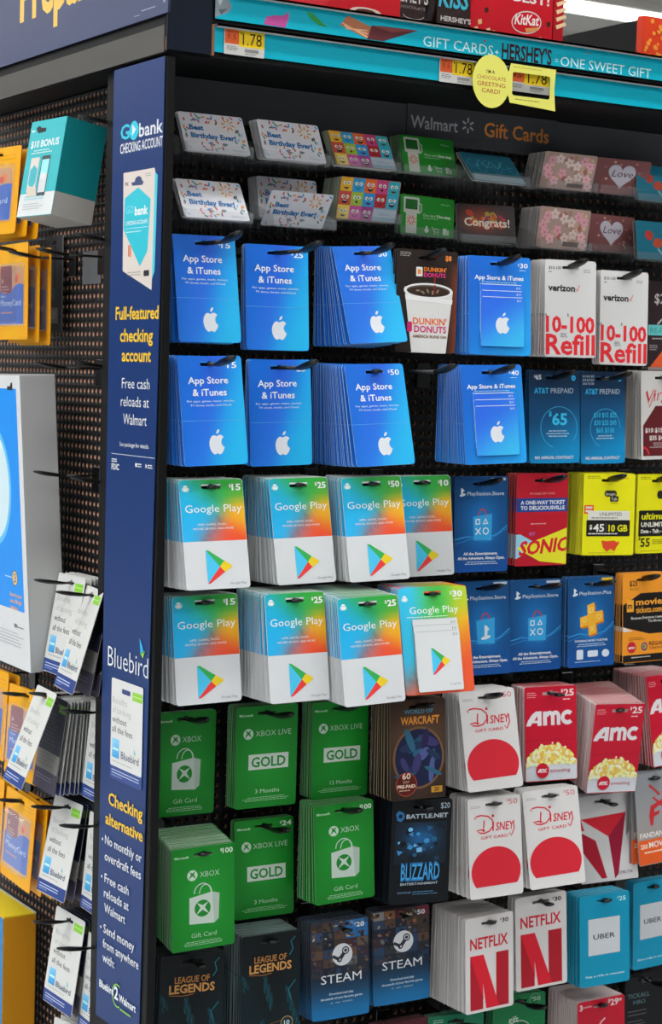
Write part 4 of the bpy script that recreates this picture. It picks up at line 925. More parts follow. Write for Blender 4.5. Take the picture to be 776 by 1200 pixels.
a.text("HERSHEY'S", hx(484), hz(48), 18.5, '#3a1f22', w=82, bold=.022)
for z in (53, 56): a.stroke([(hx(572), hz(z)), (hx(577), hz(z))], 1, '#b7dfe4')
a.text('ONE SWEET GIFT', hx(581), hz(48), 12.5, '#b7dfe4', w=158, bold=.004); a.circ(hx(456), hz(66), 1.6, '#b03a4a', 8); a.circ(hx(627), hz(70), 1.6, '#b05a3a', 8)
s1 = art_obj(a, 'shelf_strip', pch, T(.062 + .62, -.0, ZO + .0763), M_SIGN)
a = Art(1240, 29, .6); a.base(TEAL, r=.5, hole=False, edge=TEAL); art_obj(a, 'shelf_strip', pch, T(.062 + .62, .0, ZO + .0375), M_SIGN)

def price_tag(x, w, label):
    a = Art(w, 30, .5); a.base('#cfcdc8', r=1, hole=False, edge='#bdbbb5'); k = w / 55
    a.rect(1 * k, 0.5, 19 * k, 17, '#cf5a2c'); a.text('UNIT', 5 * k, 5, 2, '#5a2014'); a.text('9.5', 4 * k, 12, 6, '#8a2f1c', w=12 * k); a.rect(20 * k, 0.5, 34.5 * k, 19, '#dfb81c')
    a.text('$', 21.5 * k, 5.5, 4, '#1f1b14'); a.text('1.78', 25 * k, 17, 14, '#1f1b14', w=26 * k, bold=.0)
    for i in range(16): a.rect((28 + i * 1.2) * k, 21.5, .5 * k, 4, '#33312d')
    a.lines(3 * k, 20, 18 * k, 3, '#77756f', .7, 2); a.lines(28 * k, 27, 20 * k, 1, '#77756f', .8)
    o = art_obj(a, 'price_tag', None, T(x, -.0016, ZO + .0375)); tag(o, label, 'price tag', 'price tags on the teal strip'); return o
price_tag(.1015, 55, 'leftmost yellow and orange price tag on the teal shelf strip')
price_tag(.413, 55, 'price tag half covered by the round yellow tag')
price_tag(.530, 66, 'price tag seen through the window of the yellow shelf talker')
# yellow shelf talker
sh = MB(); Yc = '#d2ce62'
a = Art(140, 72, .7); a.k = 0
def talk(side):
    pts = [(31 + 30 * math.cos(t), 36 + 34 * math.sin(t)) for t in [R(25 + 310 * i / 26) for i in range(27)]]
    out = pts + [(62, 9.5), (136, 10), (134, 36), (137, 64), (62, 60)]
    return out
# (window left open so that the tag shows)
outer = talk(0); inner = [(67, 20), (125, 20), (127, 22), (127, 48), (125, 50), (67, 50), (65, 48), (65, 22)]
tri = tessellate_polygon([[Vector((x, y, 0)) for x, y in outer], [Vector((x, y, 0)) for x, y in inner]])
allp = outer + inner; n = len(outer)
a.add([a.P(x, y, .35) for x, y in allp], tri, 0, lin(Yc)); a.add([a.P(x, y, -.35) for x, y in allp], [tuple(reversed(q)) for q in tri], 0, lin(Yc))
a.add([a.P(x, y, .35) for x, y in outer] + [a.P(x, y, -.35) for x, y in outer], [(i, (i + 1) % n, n + (i + 1) % n, n + i) for i in range(n)], 0, lin('#a8a440'))
a.text("I'M A", 23, 26, 4.2, '#3a2f24', bold=.01); a.text('CHOCOLATE', 8, 34, 4.6, '#a84a3c', w=46, bold=-.002); a.text('GREETING', 8.5, 42.5, 5.2, '#a84a3c', w=45, bold=.004); a.text('CARD!', 16, 51, 5.2, '#a84a3c', w=29, bold=.004)
a.lines(70, 54, 56, 1, '#8f8c3a', 1.2); a.lines(66, 13, 62, 1, '#b0ac44', 1)
o = art_obj(a, 'shelf_talker', None, T(.431 + .07, -.0095, ZO + .0505)); tag(o, 'yellow shelf talker with a round end reading a chocolate greeting card', 'shelf sign')

# big sign on the side and its box
a = Art(730, 300, 3); a.base('#3a4264', r=1, hole=False, edge='#2c3350'); a.text('Prepaid', 280, 300 - (99 - 45), 64, '#e9b04e', w=250, bold=.035)
a.lines(660, 288, 50, 1, '#9aa4c0', 1.2); a.lines(640, 292, 20, 1, '#9aa4c0', .8); a.text('MS', 718, 287, 3, '#b9c2d8', bold=.02)
bx = empty('header_sign_box', (0, 0, ZO), 'navy header box with yellow lettering, above the steel ledge on the left', 'sign')
art_obj(a, 'sign_face', bx, T(-.0035, -.0095 + .365, .345) @ BL, M_SIGN)
b = MB(); b.box((-.002, -.003, .004), (.0568, .0, .345)); b.box((-.001, .0003, .048), (.0560, .72, .344)); b.build('box_body', mat('navy_box_paint', '#0a1424', spec=.2, rough=.4, noise=.05), bx)

# printed sign on the end post
W0, H0 = 140, 1190
a = Art(W0, H0, .8)
def post_fn(u, v): return mixc('#2a3a6c', '#1b3768', sstep(0, .4, v))
tri_edge = [(0.4, 0.4), (139.5, .4), (139.5, 300), (126, 1190), (.4, 1190)]
a.add([a.P(x, y, .4) for x, y in tri_edge], [(0, 1, 2, 3, 4)], 0, lin('#102e62')); a.add([a.P(x, y, -.4) for x, y in tri_edge], [(4, 3, 2, 1, 0)], 0, lin('#102e62'))
a.add([a.P(x, y, .4) for x, y in tri_edge] + [a.P(x, y, -.4) for x, y in tri_edge], [(i, (i + 1) % 5, 5 + (i + 1) % 5, 5 + i) for i in range(5)], 0, lin('#142850'))
u_ = lambda u: u - 1.5
v_ = lambda v: -v - 3
cy_, wh, ye = '#2fb4c8', '#e6e9ee', '#edb12e'
a.text('G', u_(24), v_(-90), 17, cy_, w=25, bold=.022); a.ell(u_(61.5), v_(-82), 12.5, 11.5, cy_, 28); a.poly([(u_(57), v_(-88)), (u_(57), v_(-74)), (u_(67), v_(-81))], wh); a.text('bank', u_(76), v_(-91), 16, wh, w=64, bold=.012)
a.text('CHECKING ACCOUNT', u_(24), v_(-107), 11.5, wh, w=116, bold=.012)
# picture of a gift package, drawn on the sign
a.poly([(u_(122), v_(-136)), (u_(129), v_(-140)), (u_(126), v_(-253)), (u_(119), v_(-262))], '#45b8c8'); a.poly([(u_(35), v_(-131)), (u_(120), v_(-131)), (u_(122), v_(-134)), (u_(119), v_(-275)), (u_(38), v_(-250))], '#e0d4cb')
a.poly([(u_(58), v_(-144)), (u_(66), v_(-144)), (u_(70), v_(-139)), (u_(77), v_(-137.5)), (u_(84), v_(-139)), (u_(88), v_(-144)), (u_(92), v_(-145)), (u_(88), v_(-149)), (u_(60), v_(-148))], '#37456c'); a.text('FDIC', u_(40), v_(-147), 4, '#4a4f5c', w=10, bold=.03); a.lines(u_(96), v_(-136), 20, 2, '#9a9a98', .9, 2.4)
a.poly([(u_(77), v_(-151)), (u_(112), v_(-167)), (u_(106), v_(-228)), (u_(86), v_(-246)), (u_(39), v_(-200)), (u_(40), v_(-162))], '#2fb0c0')
a.text('GO', u_(45), v_(-181), 9, '#7cc8d4', w=20, bold=.0); a.text('bank', u_(69), v_(-184), 10, '#eef0ee', w=36, bold=.03); a.text('CHECKING ACCOUNT', u_(45), v_(-195), 4.6, '#dfeef0', w=60, bold=.02); a.rect(u_(45), v_(-199), 60, .6, '#bfe4e8'); a.lines(u_(46), v_(-203), 58, 1, '#bfe4e8', 1.2)
a.rect(u_(53), v_(-219), 3, 14, '#c8502e'); a.rect(u_(58), v_(-220), 3, 14, '#d8742e'); a.lines(u_(52), v_(-252), 50, 2, '#9a948e', 1, 3.2); a.rrect(u_(97), v_(-251), 15, 7, 2, '#2c2f38')
a.text('Full-featured', u_(21), v_(-309), 15, ye, w=119, bold=.022); a.text('checking', u_(35), v_(-336), 15, ye, w=91, bold=.022); a.text('account', u_(41), v_(-360), 15, ye, w=81, bold=.022)
a.text('Free cash', u_(43), v_(-393), 12.5, wh, w=77, bold=-.002); a.text('reloads at', u_(41), v_(-415), 12.5, wh, w=78, bold=-.002); a.text('Walmart', u_(49), v_(-437), 13, wh, w=65, bold=-.002)
a.text('See package for details.', u_(40), v_(-464), 5, wh, w=82, bold=.0); a.rect(u_(17), v_(-474), 121, .8, '#c6cede')
a.lines(u_(18), v_(-480.5), 20, 2, wh, 1.4, 2.6); a.text('FDIC', u_(18), v_(-494), 7, wh, w=22, bold=.03); a.circ(u_(88), v_(-485), 2.6, wh, 10); a.lines(u_(92), v_(-483), 14, 2, wh, 1.4, 2.8); a.poly([(u_(114), v_(-482)), (u_(114), v_(-488)), (u_(118), v_(-485))], wh); a.lines(u_(120), v_(-483), 16, 2, wh, 1.4, 2.8)
a.text('Bluebird', u_(19), v_(-740), 25, wh, w=114, bold=-.008); bird_mark(a, u_(111), v_(-712), 2.6)
# package picture
px0, py0 = u_(32), v_(-753)
a.rrect(px0, py0, 90, 126, 4, '#2c4280'); a.rrect(px0, py0, 89, 110, 3, '#dfdfdc'); a.rrect(u_(62), v_(-763), 24, 6, 2, '#2c3a6a'); a.rect(u_(92), v_(-762), 28, 11, '#86bd3e'); a.rect(u_(93), v_(-767), 25, .8, '#c2de98')
a.text('Benefits', u_(36), v_(-784), 8, '#a09e9c', w=41, bold=-.015); a.text('of banking', u_(36), v_(-796), 8, '#a09e9c', w=53, bold=-.015); a.text('without', u_(36), v_(-808), 8, '#44444a', w=41, bold=.0); a.text('all the fees', u_(36), v_(-820), 8, '#44444a', w=58, bold=.0)
a.quadgrad(u_(37), v_(-828), 20, 24, lambda u, v: mixc('#8ac4e4', '#2f8ac2', v * .8 + u * .2), 3, 3); a.stroke([(u_(39), v_(-841)), (u_(55), v_(-841))], 3, '#b4d8ec'); a.text('Bluebird', u_(63), v_(-850), 9, '#3a4a66', w=50, bold=.005); bird_mark(a, u_(100), v_(-838), .9); a.lines(u_(37), v_(-856), 78, 1, '#b0b0b0', 1.1)
a.rect(u_(37), v_(-867), 78, 1.2, '#b9c6e0'); a.rect(u_(37), v_(-870.5), 78, 1.2, '#b9c6e0'); a.lines(u_(37), v_(-874), 40, 1, '#8fa4cc', .9)
a.text('Checking', u_(30), v_(-914), 15, ye, w=97, bold=.022); a.text('alternative', u_(22), v_(-940), 14, ye, w=107, bold=.022)
L_ = [('No monthly or', 22, -966, 105), ('overdraft fees', 22, -987, 104), ('Free cash', 23, -1015, 70), ('reloads at', 22, -1034, 72), ('Walmart', 24, -1053, 61), ('Send money', 23, -1080, 89), ('from anywhere', 22, -1099, 103), ('with:', 22, -1117, 35)]
for t, u, v, w in L_: a.text(t, u_(u), v_(v), 11, wh, w=w, bold=.008)
for v in (-962, -1010, -1075): a.circ(u_(15), v_(v), 1.9, wh, 10)
a.ring(u_(67), v_(-1149), 15, 2, '#7fb83a', 20, 60, 300); a.text('Bluebird', u_(14), v_(-1152), 9, wh, w=42, bold=.03); a.text('2', u_(58), v_(-1154), 15, wh, w=12, bold=.03); a.text('Walmart', u_(72), v_(-1154), 9, wh, w=48, bold=.03); a.lines(u_(76), v_(-1162), 40, 1, '#7fb83a', 2.4); a.circ(u_(114), v_(-1180), 6, '#c8502e', 14)
o = art_obj(a, 'post_sign', None, T(-.0012, .1425 - .070 - .0005, ZO - .003) @ BL, M_SIGN); tag(o, 'tall narrow navy sign with yellow and white lettering on the end post', 'sign')

# ================================================================= HOOKS
def hook_meshes(L, leaf):
    if leaf: a0 = [(0, 0, 2.6, 2.6), (L - 46, 0, 2.6, 2.6)]; a1 = [(L - 46, 0, 2.6, 2.6), (L - 39, .5, 4.2, 3.4), (L - 32, 1.8, 5.6, 4.2), (L - 18, 4.6, 7.0, 4.8), (L - 8, 7.2, 6.2, 4.0), (L - 2, 8.8, 4.2, 2.6), (L, 9.4, 2.0, 1.4)]
    else: a0 = [(0, 0, 2.6, 2.6), (L - 16, 0, 2.6, 2.6)]; a1 = [(L - 16, 0, 2.6, 2.6), (L - 11, .2, 5.4, 2.8), (L - 4, .8, 7.4, 3.0), (L - 1, 1.2, 6.4, 2.2), (L, 1.4, 3.4, 1.2)]
    out = []
    for nm, secs in (('arm', a0), ('tip', a1)):
        b = MB(); rings = [[((w_ * math.cos(t)) / 1000, -y / 1000, (z + h_ * math.sin(t)) / 1000) for t in [2 * math.pi * k / 10 for k in range(10)]] for (y, z, w_, h_) in secs]
        b.loft(rings); me = fixn(b.mesh(nm, [M_HOOK]))
        for p in me.polygons: p.use_smooth = len(p.vertices) == 4
        out.append(me)
    b = MB(); b.box((-.011, -.0035, -.024), (.011, -.0003, .012), bev=.001); out.append(b.mesh('back_plate', [M_HOOK]))
    return out
HM = {}
def hook(mw, L, label, group, slope=0.0, leaf=True):
    L = int(L)
    if (L, leaf) not in HM: HM[L, leaf] = hook_meshes(L, leaf)
    arm, tip, plate = HM[L, leaf]
    h = empty('display_hook', mw=mw, label=label, cat='hook', group=group)
    S = Matrix.Rotation(slope, 4, 'X') @ (Matrix.Diagonal((1, 1, .62, 1)) if 'side' in group else Matrix.Identity(4))
    link('arm', arm, h, S); link('tip', tip, h, S); link('back_plate', plate, h)
    return h

# ================================================================= HANGING CARDS
def rotm(yaw, pitch, roll):
    cy, sy = math.cos(R(yaw)), math.sin(R(yaw)); cp, sp = math.cos(R(pitch)), math.sin(R(pitch)); cr, sr = math.cos(R(roll)), math.sin(R(roll))
    Rz = Matrix(((cy, -sy, 0), (sy, cy, 0), (0, 0, 1))); Rx = Matrix(((1, 0, 0), (0, cp, sp), (0, -sp, cp))); Ry = Matrix(((cr, 0, sr), (0, 1, 0), (-sr, 0, cr)))
    return (Rz @ Rx @ Ry).to_4x4()
_dm = {}
REST = []; ORD = ['first', 'second', 'third', 'fourth', 'fifth', 'sixth', 'seventh', 'eighth', 'ninth', 'tenth', 'eleventh', 'twelfth', 'thirteenth', 'fourteenth', 'fifteenth']
def design(fn, args):
    k = (fn.__name__, tuple(args))
    if k not in _dm:
        a = fn(*args); me = a.done('gift_card'); _dm[k] = (me, a.W, a.H)
    return _dm[k]
KEEP = 4
EX = dict(C1=92, C2=105, C3=72, C4=40, C5=45, C6=33, C7=36, C8=36, D1=60, D2=88, D3=10, D5=50, D6=45, D7=60, D8=20, E5=45, E6=52, E7=34, E8=34, F5=45, F6=55, F7=52, F8=34, G1=58, G2=64, G3=42, G4=40, G5=35, G6=25, H2=65, H3=45, H4=20, H7=30, I1=30, I3=25, I4=20, I6=25, J0=30, J1=60, J2=60, J4=60)
def hang(key, fn, args, desc, t=0, drop=0, back=None, step=4.3, base=None, tray=False, cat='gift card', name='gift_card', HL=220, bk_pitch=None, nohook=False, group=None, pfrac=1.0, xb=0.0):
    x, y, z, yaw, pit, rol, W, H = POSE[key]
    base = base or BF; left = base is BL
    me, W0_, H0_ = design(fn, args)
    p = Vector((x, y, z)) / 1000 + Vector((0, 0, ZO)); SC = Matrix.Diagonal((W / W0_, 1, H / H0_, 1))
    o = link(name, me, None, Matrix.Translation(p) @ base @ rotm(yaw, pit, rol) @ SC)
    tag(o, desc, cat, group)
    inward = Vector((1, 0, 0)) if left else Vector((0, 1, 0)); side = Vector((0, -1, 0)) if left else Vector((1, 0, 0))
    if t > 2:
        bme = design(back[0], back[1])[0] if back else me
        n = max(1, int(round(t / step))); rn = random.Random(hash(key) % 1000 if False else sum(map(ord, key)))
        off = [1.7 + (t - 1.7) * i / n for i in range(1, n + 1)]
        for i, d in enumerate(off):
            d += rn.uniform(-.22, .22) * step if i < n - 1 else 0
            fr = d / max(t, 1); q = p + inward * (d / 1000) + Vector((0, 0, drop / 1000 * fr)) + side * ((rn.uniform(-.8, .8) + xb * fr) / 1000)
            fr2 = min(1, fr * pfrac)
            bp = pit if tray else (pit * (1 - fr2) if bk_pitch is None else pit + (bk_pitch - pit) * min(1, fr2 * 1.5))
            by = yaw * (1 - fr * .7); br = rol * (1 - fr2) + rn.uniform(-.5, .5) if not tray else rol
            mw = Matrix.Translation(q) @ base @ rotm(by, bp, br) @ (SC @ Matrix.Diagonal((1, 1.75, 1, 1)) if step < 2.5 else SC)
            if i >= KEEP and not left: REST.append((bme, mw)); continue
            tag(link(name, bme, None, mw), ORD[i] + (' card behind the ' if not left else ' package behind the ') + desc, cat, 'stack behind the ' + desc)
    if tray or nohook: return o, p
    hole = p + (base @ rotm(yaw, pit, rol)).to_3x3() @ Vector((0, 0, -.0098))
    sl = math.atan2(drop, max(t, 40)) * .8 if drop else 0
    if left:
        mw = Matrix.Translation((PX, hole.y, hole.z + math.tan(sl) * (PX - hole.x))) @ base
    else:
        mw = Matrix.Translation((hole.x, PY, hole.z + math.tan(sl) * (PY - hole.y))) @ base
    ex = EX.get(key, 9); base_ = PX - hole.x if left else PY - hole.y
    if not left: HL = int(round((base_ * 1000 + max(ex, 9)) / 3) * 3)
    hook(mw, HL, 'hook holding the ' + desc, 'hooks on the side panel' if left else 'hooks on the front panel', sl, left or ex > 30)
    return o, p

AP, PL, GR = blue_app, play_card, box_green
C_ = [
 # key, design, args, description, thickness, drop, back design
 ('C1', AP, ('15',), '$15 blue fruit-logo card next to the post, upper row', 10, 0, (AP, ())),
 ('C2', AP, ('25',), '$25 flat blue fruit-logo card below the tipped birthday card', 12, 0, (AP, ())),
 ('C3', AP, ('50',), '$50 blue fruit-logo card on a fanned stack beside the coffee-cup card', 42, 0, (AP, ())),
 ('C4', donut_card, (1,), 'brown coffee-cup card in the upper row', 13, 0, None),
 ('C5', AP, ('30', True), '$30 blue card with three small cards, upper row', 29, 0, (AP, (None, True))),
 ('C6', refill_card, (1,), 'white 10-100 refill card, the higher one at left', 34, 0, None),
 ('C7', refill_card, (1,), 'white 10-100 refill card, the lower one at right', 15, 0, None),
 ('C8', offer_card, (1,), 'dark brown card with teal band and orange corner at right edge', 5, 0, None),
 ('D1', AP, ('15',), '$15 blue fruit-logo card next to the post, second row', 26, 0, (AP, ())),
 ('D2', AP, ('25',), '$25 blue fruit-logo card between two others, second row', 9, 0, (AP, ())),
 ('D3', AP, ('50',), '$50 blue fruit-logo card on a thick fan beside the bare pegboard', 77, 0, (AP, ())),
 ('D5', AP, ('40', True), '$40 blue card with small cards beside the bare pegboard', 53, 0, (AP, (None, True))),
 ('D6', phone_blue, (False,), 'dark blue prepaid phone card marked $65', 9, 0, None),
 ('D7', phone_blue, (True,), 'dark blue prepaid phone card listing many amounts', 7, 0, None),
 ('D8', script_card, (1,), 'white and maroon card with red script at right edge', 31, 0, None),
 ('E1', PL, ('15',), '$15 rainbow play-triangle card next to the post, third row', 41, 0, (PL, ())),
 ('E2', PL, ('25',), '$25 rainbow play-triangle card, second from the post, third row', 63, 0, (PL, ())),
 ('E3', PL, ('50',), '$50 rainbow play-triangle card overlapping its right neighbour, third row', 41, 0, (PL, ())),
 ('E4', PL, ('10',), 'half hidden rainbow card beside the blue console card', 14, 0, (PL, ())),
 ('E5', station_card, ('shapes',), 'blue console store card with shapes bag, beside the red card', 10, 0, None),
 ('E6', burger_card, (1,), 'red one-way ticket card with yellow wedge', 25, 0, None),
 ('E7', pump_yellow, (45,), 'yellow phone card with 10 GB on a black band', 39, 0, None),
 ('E8', pump_yellow, (55,), 'yellow ultimate phone card at right edge', 4, 0, None),
 ('F1', PL, ('15',), '$15 rainbow play-triangle card next to the post, fourth row', 36, 0, (PL, ())),
 ('F2', PL, ('25',), '$25 rainbow card above the three-month green card, fourth row', 68, 0, (PL, ())),
 ('F3', PL, ('25',), '$25 rainbow card touching the wide one with small cards', 90, 5, (PL, ())),
 ('F4', PL, ('30', True), 'wide $30 rainbow card with three small white cards', 47, 0, (PL, (None, True))),
 ('F5', station_card, ('logo',), 'blue console store card next to the wide rainbow card', 8, 0, None),
 ('F6', station_card, ('shapes',), 'blue console store card with shapes bag, fourth row', 9, 0, None),
 ('F7', station_card, ('plus',), 'blue console card with golden plus sign', 17, 0, None),
 ('F8', movie_card, (1,), 'orange and black movie ticket card at right edge', 14, 0, None),
 ('G1', GR, ('gift',), 'green gift card with white bag, left end of the fifth row', 6, 0, None),
 ('G2', GR, ('gold3',), 'green three-month card directly above another three-month card', 25, 0, (GR, (None,))),
 ('G3', GR, ('gold12',), 'green twelve-month gold-membership card', 28, 0, (GR, (None,))),
 ('G4', fantasy_card, (1,), 'brown fantasy game card with dark blue oval', 44, 0, None),
 ('G5', castle_card, (1,), '$50 white and red card right of the brown game card', 39, 0, None),
 ('G6', popcorn_card, ('25',), '$25 red popcorn card beside the fanned white and red card', 33, 0, (popcorn_card, (None,))),
 ('G7', popcorn_card, ('25',), '$25 red popcorn card hanging lower than its neighbours', 75, 19, (popcorn_card, (None,))),
 ('G8', popcorn_card, ('25',), '$25 red popcorn card at right edge', 72, 0, (popcorn_card, ('red',))),
 ('H1', GR, ('gift', '100'), '$100 green bag-print card standing out next to the post', 55, 13, (GR, (None,))),
 ('H2', GR, ('gold3', '24'), 'green three-month card between two bag-print green cards', 11, 0, None),
 ('H3', GR, ('gift', '100'), '$100 green bag-print card beside the icy blue game card', 38, 0, (GR, (None,))),
 ('H4', battle_card, (1,), '$20 black and icy blue game card', 48, 0, None),
 ('H5', castle_card, (1,), '$50 white and red card right of the icy blue card', 42, 0, None),
 ('H6', castle_card, (1,), '$50 white and red card left of the folded-triangle card', 21, 0, None),
 ('H7', arrow_card, (1,), 'white card with large red folded triangle', 18, 0, None),
 ('H8', film_card, (1,), 'grey and orange movie card at right edge', 11, 0, None),
 ('I1', legend_card, (1,), 'dark teal fantasy card at bottom left corner of the rack', 42, 0, None),
 ('I2', legend_card, (1,), 'dark teal fantasy card marked 10, right-hand one', 45, 3, None),
 ('I3', valve_card, ('20',), 'game collage card with bright blue corner', 34, 0, None),
 ('I4', valve_card, ('50',), 'game collage card with dark red corner', 19, 0, None),
 ('I5', stream_card, ('30',), 'white card with large red N on a very thick stack', 79, 0, (stream_card, (None,))),
 ('I6', stream_card, ('30',), 'white card with large red N beside the teal card', 17, 0, (stream_card, (None,))),
 ('I7', ride_card, ('25',), 'teal ride card fully in view, with white square', 31, 0, (ride_card, (None,))),
 ('I8', ride_card, ('25',), 'teal ride card cut by the right edge', 17, 0, (ride_card, (None,))),
 ('J0', dark_red_card, (1,), 'dark red card at the bottom edge below the collage cards', 16, 0, None),
 ('J1', gold_teal_card, (1,), 'dark green card at the bottom edge, left-hand one', 17, 0, None),
 ('J2', coffee_card, (1,), 'dark green card at the bottom edge, right-hand one', 19, 0, None),
 ('J3', red_card, (1,), 'red $29 card at the bottom edge, on a thick stack', 68, 2, (red_card, (0,))),
 ('J4', black_card, (1,), 'black card with grey lettering at bottom right corner', 5, 0, None),
]
DENSE = {'H1': 1.5, 'G7': 1.6, 'G8': 2.2, 'I2': 1.7, 'I5': 2.0, 'J3': 2.0, 'G6': 2.6}
for (k, f, ar, d, t, dr, bk) in C_:
    o, p = hang(k, f, ar, d, t, dr, bk, step=DENSE.get(k, 3.3))
    if f is blue_app and len(ar) > 1:
        for i in range(3):
            c = link('mini_card', design(mini_blue, (2 - i,))[0], o, T(.002, -(1.6 + 1.3 * i) / 1000, -(37 + 8.5 * i) / 1000 * 1.0))
    if f is play_card and len(ar) > 1:
        for i in range(3): c = link('mini_card', design(mini_play, (2 - i,))[0], o, T(-.001, -(1.6 + 1.3 * i) / 1000, -(41 + 8.0 * i) / 1000))
# empty hook with the bare board in the second row
hook(Matrix.Translation((.385, PY, ZO - .362)), 220, 'empty black hook before bare pegboard, right of the $50 blue card', 'hooks on the front panel')

# trays of upright cards at the top
def tray_mesh():
    w = .046; b = MB()
    b.box((-w, -.0012, 0), (w, 0, .012)); b.box((-w, -.0005, -.0015), (w, .085, 0))
    for s in (-1, 1):
        x0, x1 = (s * w - .0006, s * w + .0006)
        b.add([(x0, 0, 0), (x0, .085, 0), (x0, .085, .04), (x0, .03, .026), (x0, 0, .012), (x1, 0, 0), (x1, .085, 0), (x1, .085, .04), (x1, .03, .026), (x1, 0, .012)],
              [(0, 1, 2, 3, 4), (9, 8, 7, 6, 5), (0, 5, 6, 1), (1, 6, 7, 2), (2, 7, 8, 3), (3, 8, 9, 4), (4, 9, 5, 0)])
    return b.mesh('tray', [M_CLEAR])
TRAY = tray_mesh()
TR = [('A1', party_card, 'confetti birthday card, upper tray row, leftmost', 8), ('A2', party_card, 'confetti birthday card, upper tray row, second', 20), ('A3', faces_card, 'colourful cartoon faces card in the upper tray row', 17),
      ('A4', pump_card, 'green fuel pump card in the upper tray row', 24), ('A5', swirl_card, 'dim teal swirl card in the upper tray row', 6), ('A6', blossom_card, 'pink blossom card in the upper tray row', 40), ('A7', love_card, 'heart card reading love in the upper tray row', 8),
      ('A8', balloon_card, 'teal balloon card in the upper tray row', 6), ('B1', party_card, 'confetti birthday card, lower tray row, leftmost', 12), ('B2', party_card, 'confetti birthday card tipped forward in the lower tray row', 0),
      ('B3', faces_card, 'colourful cartoon faces card in the lower tray row', 44), ('B4', pump_card, 'green fuel pump card in the lower tray row', 14), ('B5', congrats_card, 'fiery congrats card in the lower tray row', 10),
      ('B6', blossom_card, 'pink blossom card in the lower tray row', 44), ('B7', love_card, 'heart card reading love in the lower tray row', 8), ('B8', balloon_card, 'teal balloon card in the lower tray row', 6)]
for k, f, d, t in TR:
    if k == 'B2':
        q_ = POSE[k]; POSE[k] = (q_[0] - 21, q_[1] - 35, q_[2] - 4) + tuple(q_[3:])
        o, p = hang(k, f, (1,), d, 0, tray=True)
        POSE['B2b'] = (POSE['B2'][0] + 9, 114, -119, -2, 12, .5, 87, 55); hang('B2b', f, (1,), 'confetti birthday card upright behind the tipped one', 24, tray=True, back=(pale_card, ('#b9b9be',)))
        bot = p + rotm(*POSE[k][3:6]).to_3x3() @ Vector((0, 0, -POSE[k][7] / 1000)); bot.y = .052
    else:
        o, p = hang(k, f, (1,), d, t, tray=True, back=(pale_card, ({'A6': '#b9b2ae', 'B6': '#b9b2ae', 'A4': '#5f8f5f', 'B4': '#5f8f5f', 'A3': '#9aa48a', 'B3': '#9aa48a', 'B1': '#b9b9be', 'A1': '#b9b9be', 'A2': '#b9b9be'}.get(k, '#77757a'),)))
        bot = p + rotm(*POSE[k][3:6]).to_3x3() @ Vector((0, 0, -POSE[k][7] / 1000))
    q = link('card_tray', TRAY, None, Matrix.Translation((p.x, min(bot.y, p.y) - .0035, bot.z - .0022)) @ Matrix.Diagonal((1, (PY - .0005 - min(bot.y, p.y) + .0035) / .085, 1, 1)))
    tag(q, 'clear tray of the ' + d, 'tray', 'clear card trays')

# the deeper cards of all the stacks, past the limit of single objects
V = []; F = []; C4 = []; k = 0
for me, mw in REST:
    n = len(me.vertices); v = np.empty(n * 3, np.float32); me.vertices.foreach_get('co', v); v = v.reshape(-1, 3) @ np.array(mw.to_3x3()).T + np.array(mw.translation); V.append(v)
    c = np.empty(n * 4, np.float32); me.color_attributes['col'].data.foreach_get('color', c); C4.append(c); F += [tuple(i + k for i in p.vertices) for p in me.polygons]; k += n
rme = bpy.data.meshes.new('card_stack_depths'); rme.from_pydata(np.concatenate(V).tolist(), [], F); rme.materials.append(M_CARD)
rme.color_attributes.new('col', 'FLOAT_COLOR', 'POINT').data.foreach_set('color', np.concatenate(C4)); rme.update()
tag(link('card_stack_depths', rme), 'deeper cards of the many stacks, behind the front few of each', 'gift card', kind='stuff')

# ================================================================= SIDE PANEL (faces left)
def hangl(key, fn, args, desc, t=0, back=None, **kw): return hang(key, fn, args, desc, t, 0, back, base=BL, cat='card package', name='card_package', HL=95, **kw)
for k_, x_, y_ in (('K6', 25, 191), ('K8', 26, 191), ('K10', 26, 192)):
    q_ = POSE[k_]; POSE[k_] = (x_, y_, q_[2], -2, 5, 0, 86, 128)
hangl('K1', bird_card, (1,), 'white and blue banking card, rear one below the steel hook', 24, None, step=6, pfrac=1.0)
hangl('K2', bird_card, (1,), 'white and blue banking card swung out, next to the navy sign', 24, (bird_back, ()), step=6)
hangl('K3', bird_card, (1,), 'white and blue banking card tilted left over the orange packs', 0)
hangl('K4', bird_back, (1,), 'reverse side of a dark banking card, foremost of the slatted stack', 46, (bird_card, (1,)), step=4.4, nohook=True)
hangl('K6', bird_card, (1,), 'banking card cut off by the navy sign, upper one', 20, (bird_back, ()), step=6)
hangl('K7', bird_card, (1,), 'white and blue banking card hanging straight, middle left', 30, (bird_back, ()), step=6)
hangl('K8', bird_card, (1,), 'banking card cut off by the navy sign, middle one', 18, (bird_back, ()), step=6)
hangl('K9', bird_card, (1,), 'lowest full white and blue banking card beside the ochre box', 28, (bird_back, ()), step=6)
hangl('K10', bird_card, (1,), 'banking card cut off by the navy sign, lowest one', 10, (bird_back, ()), step=6)
hangl('K11', bird_card, (1,), 'white banking card whose top shows at the bottom edge', 24, None, step=7)
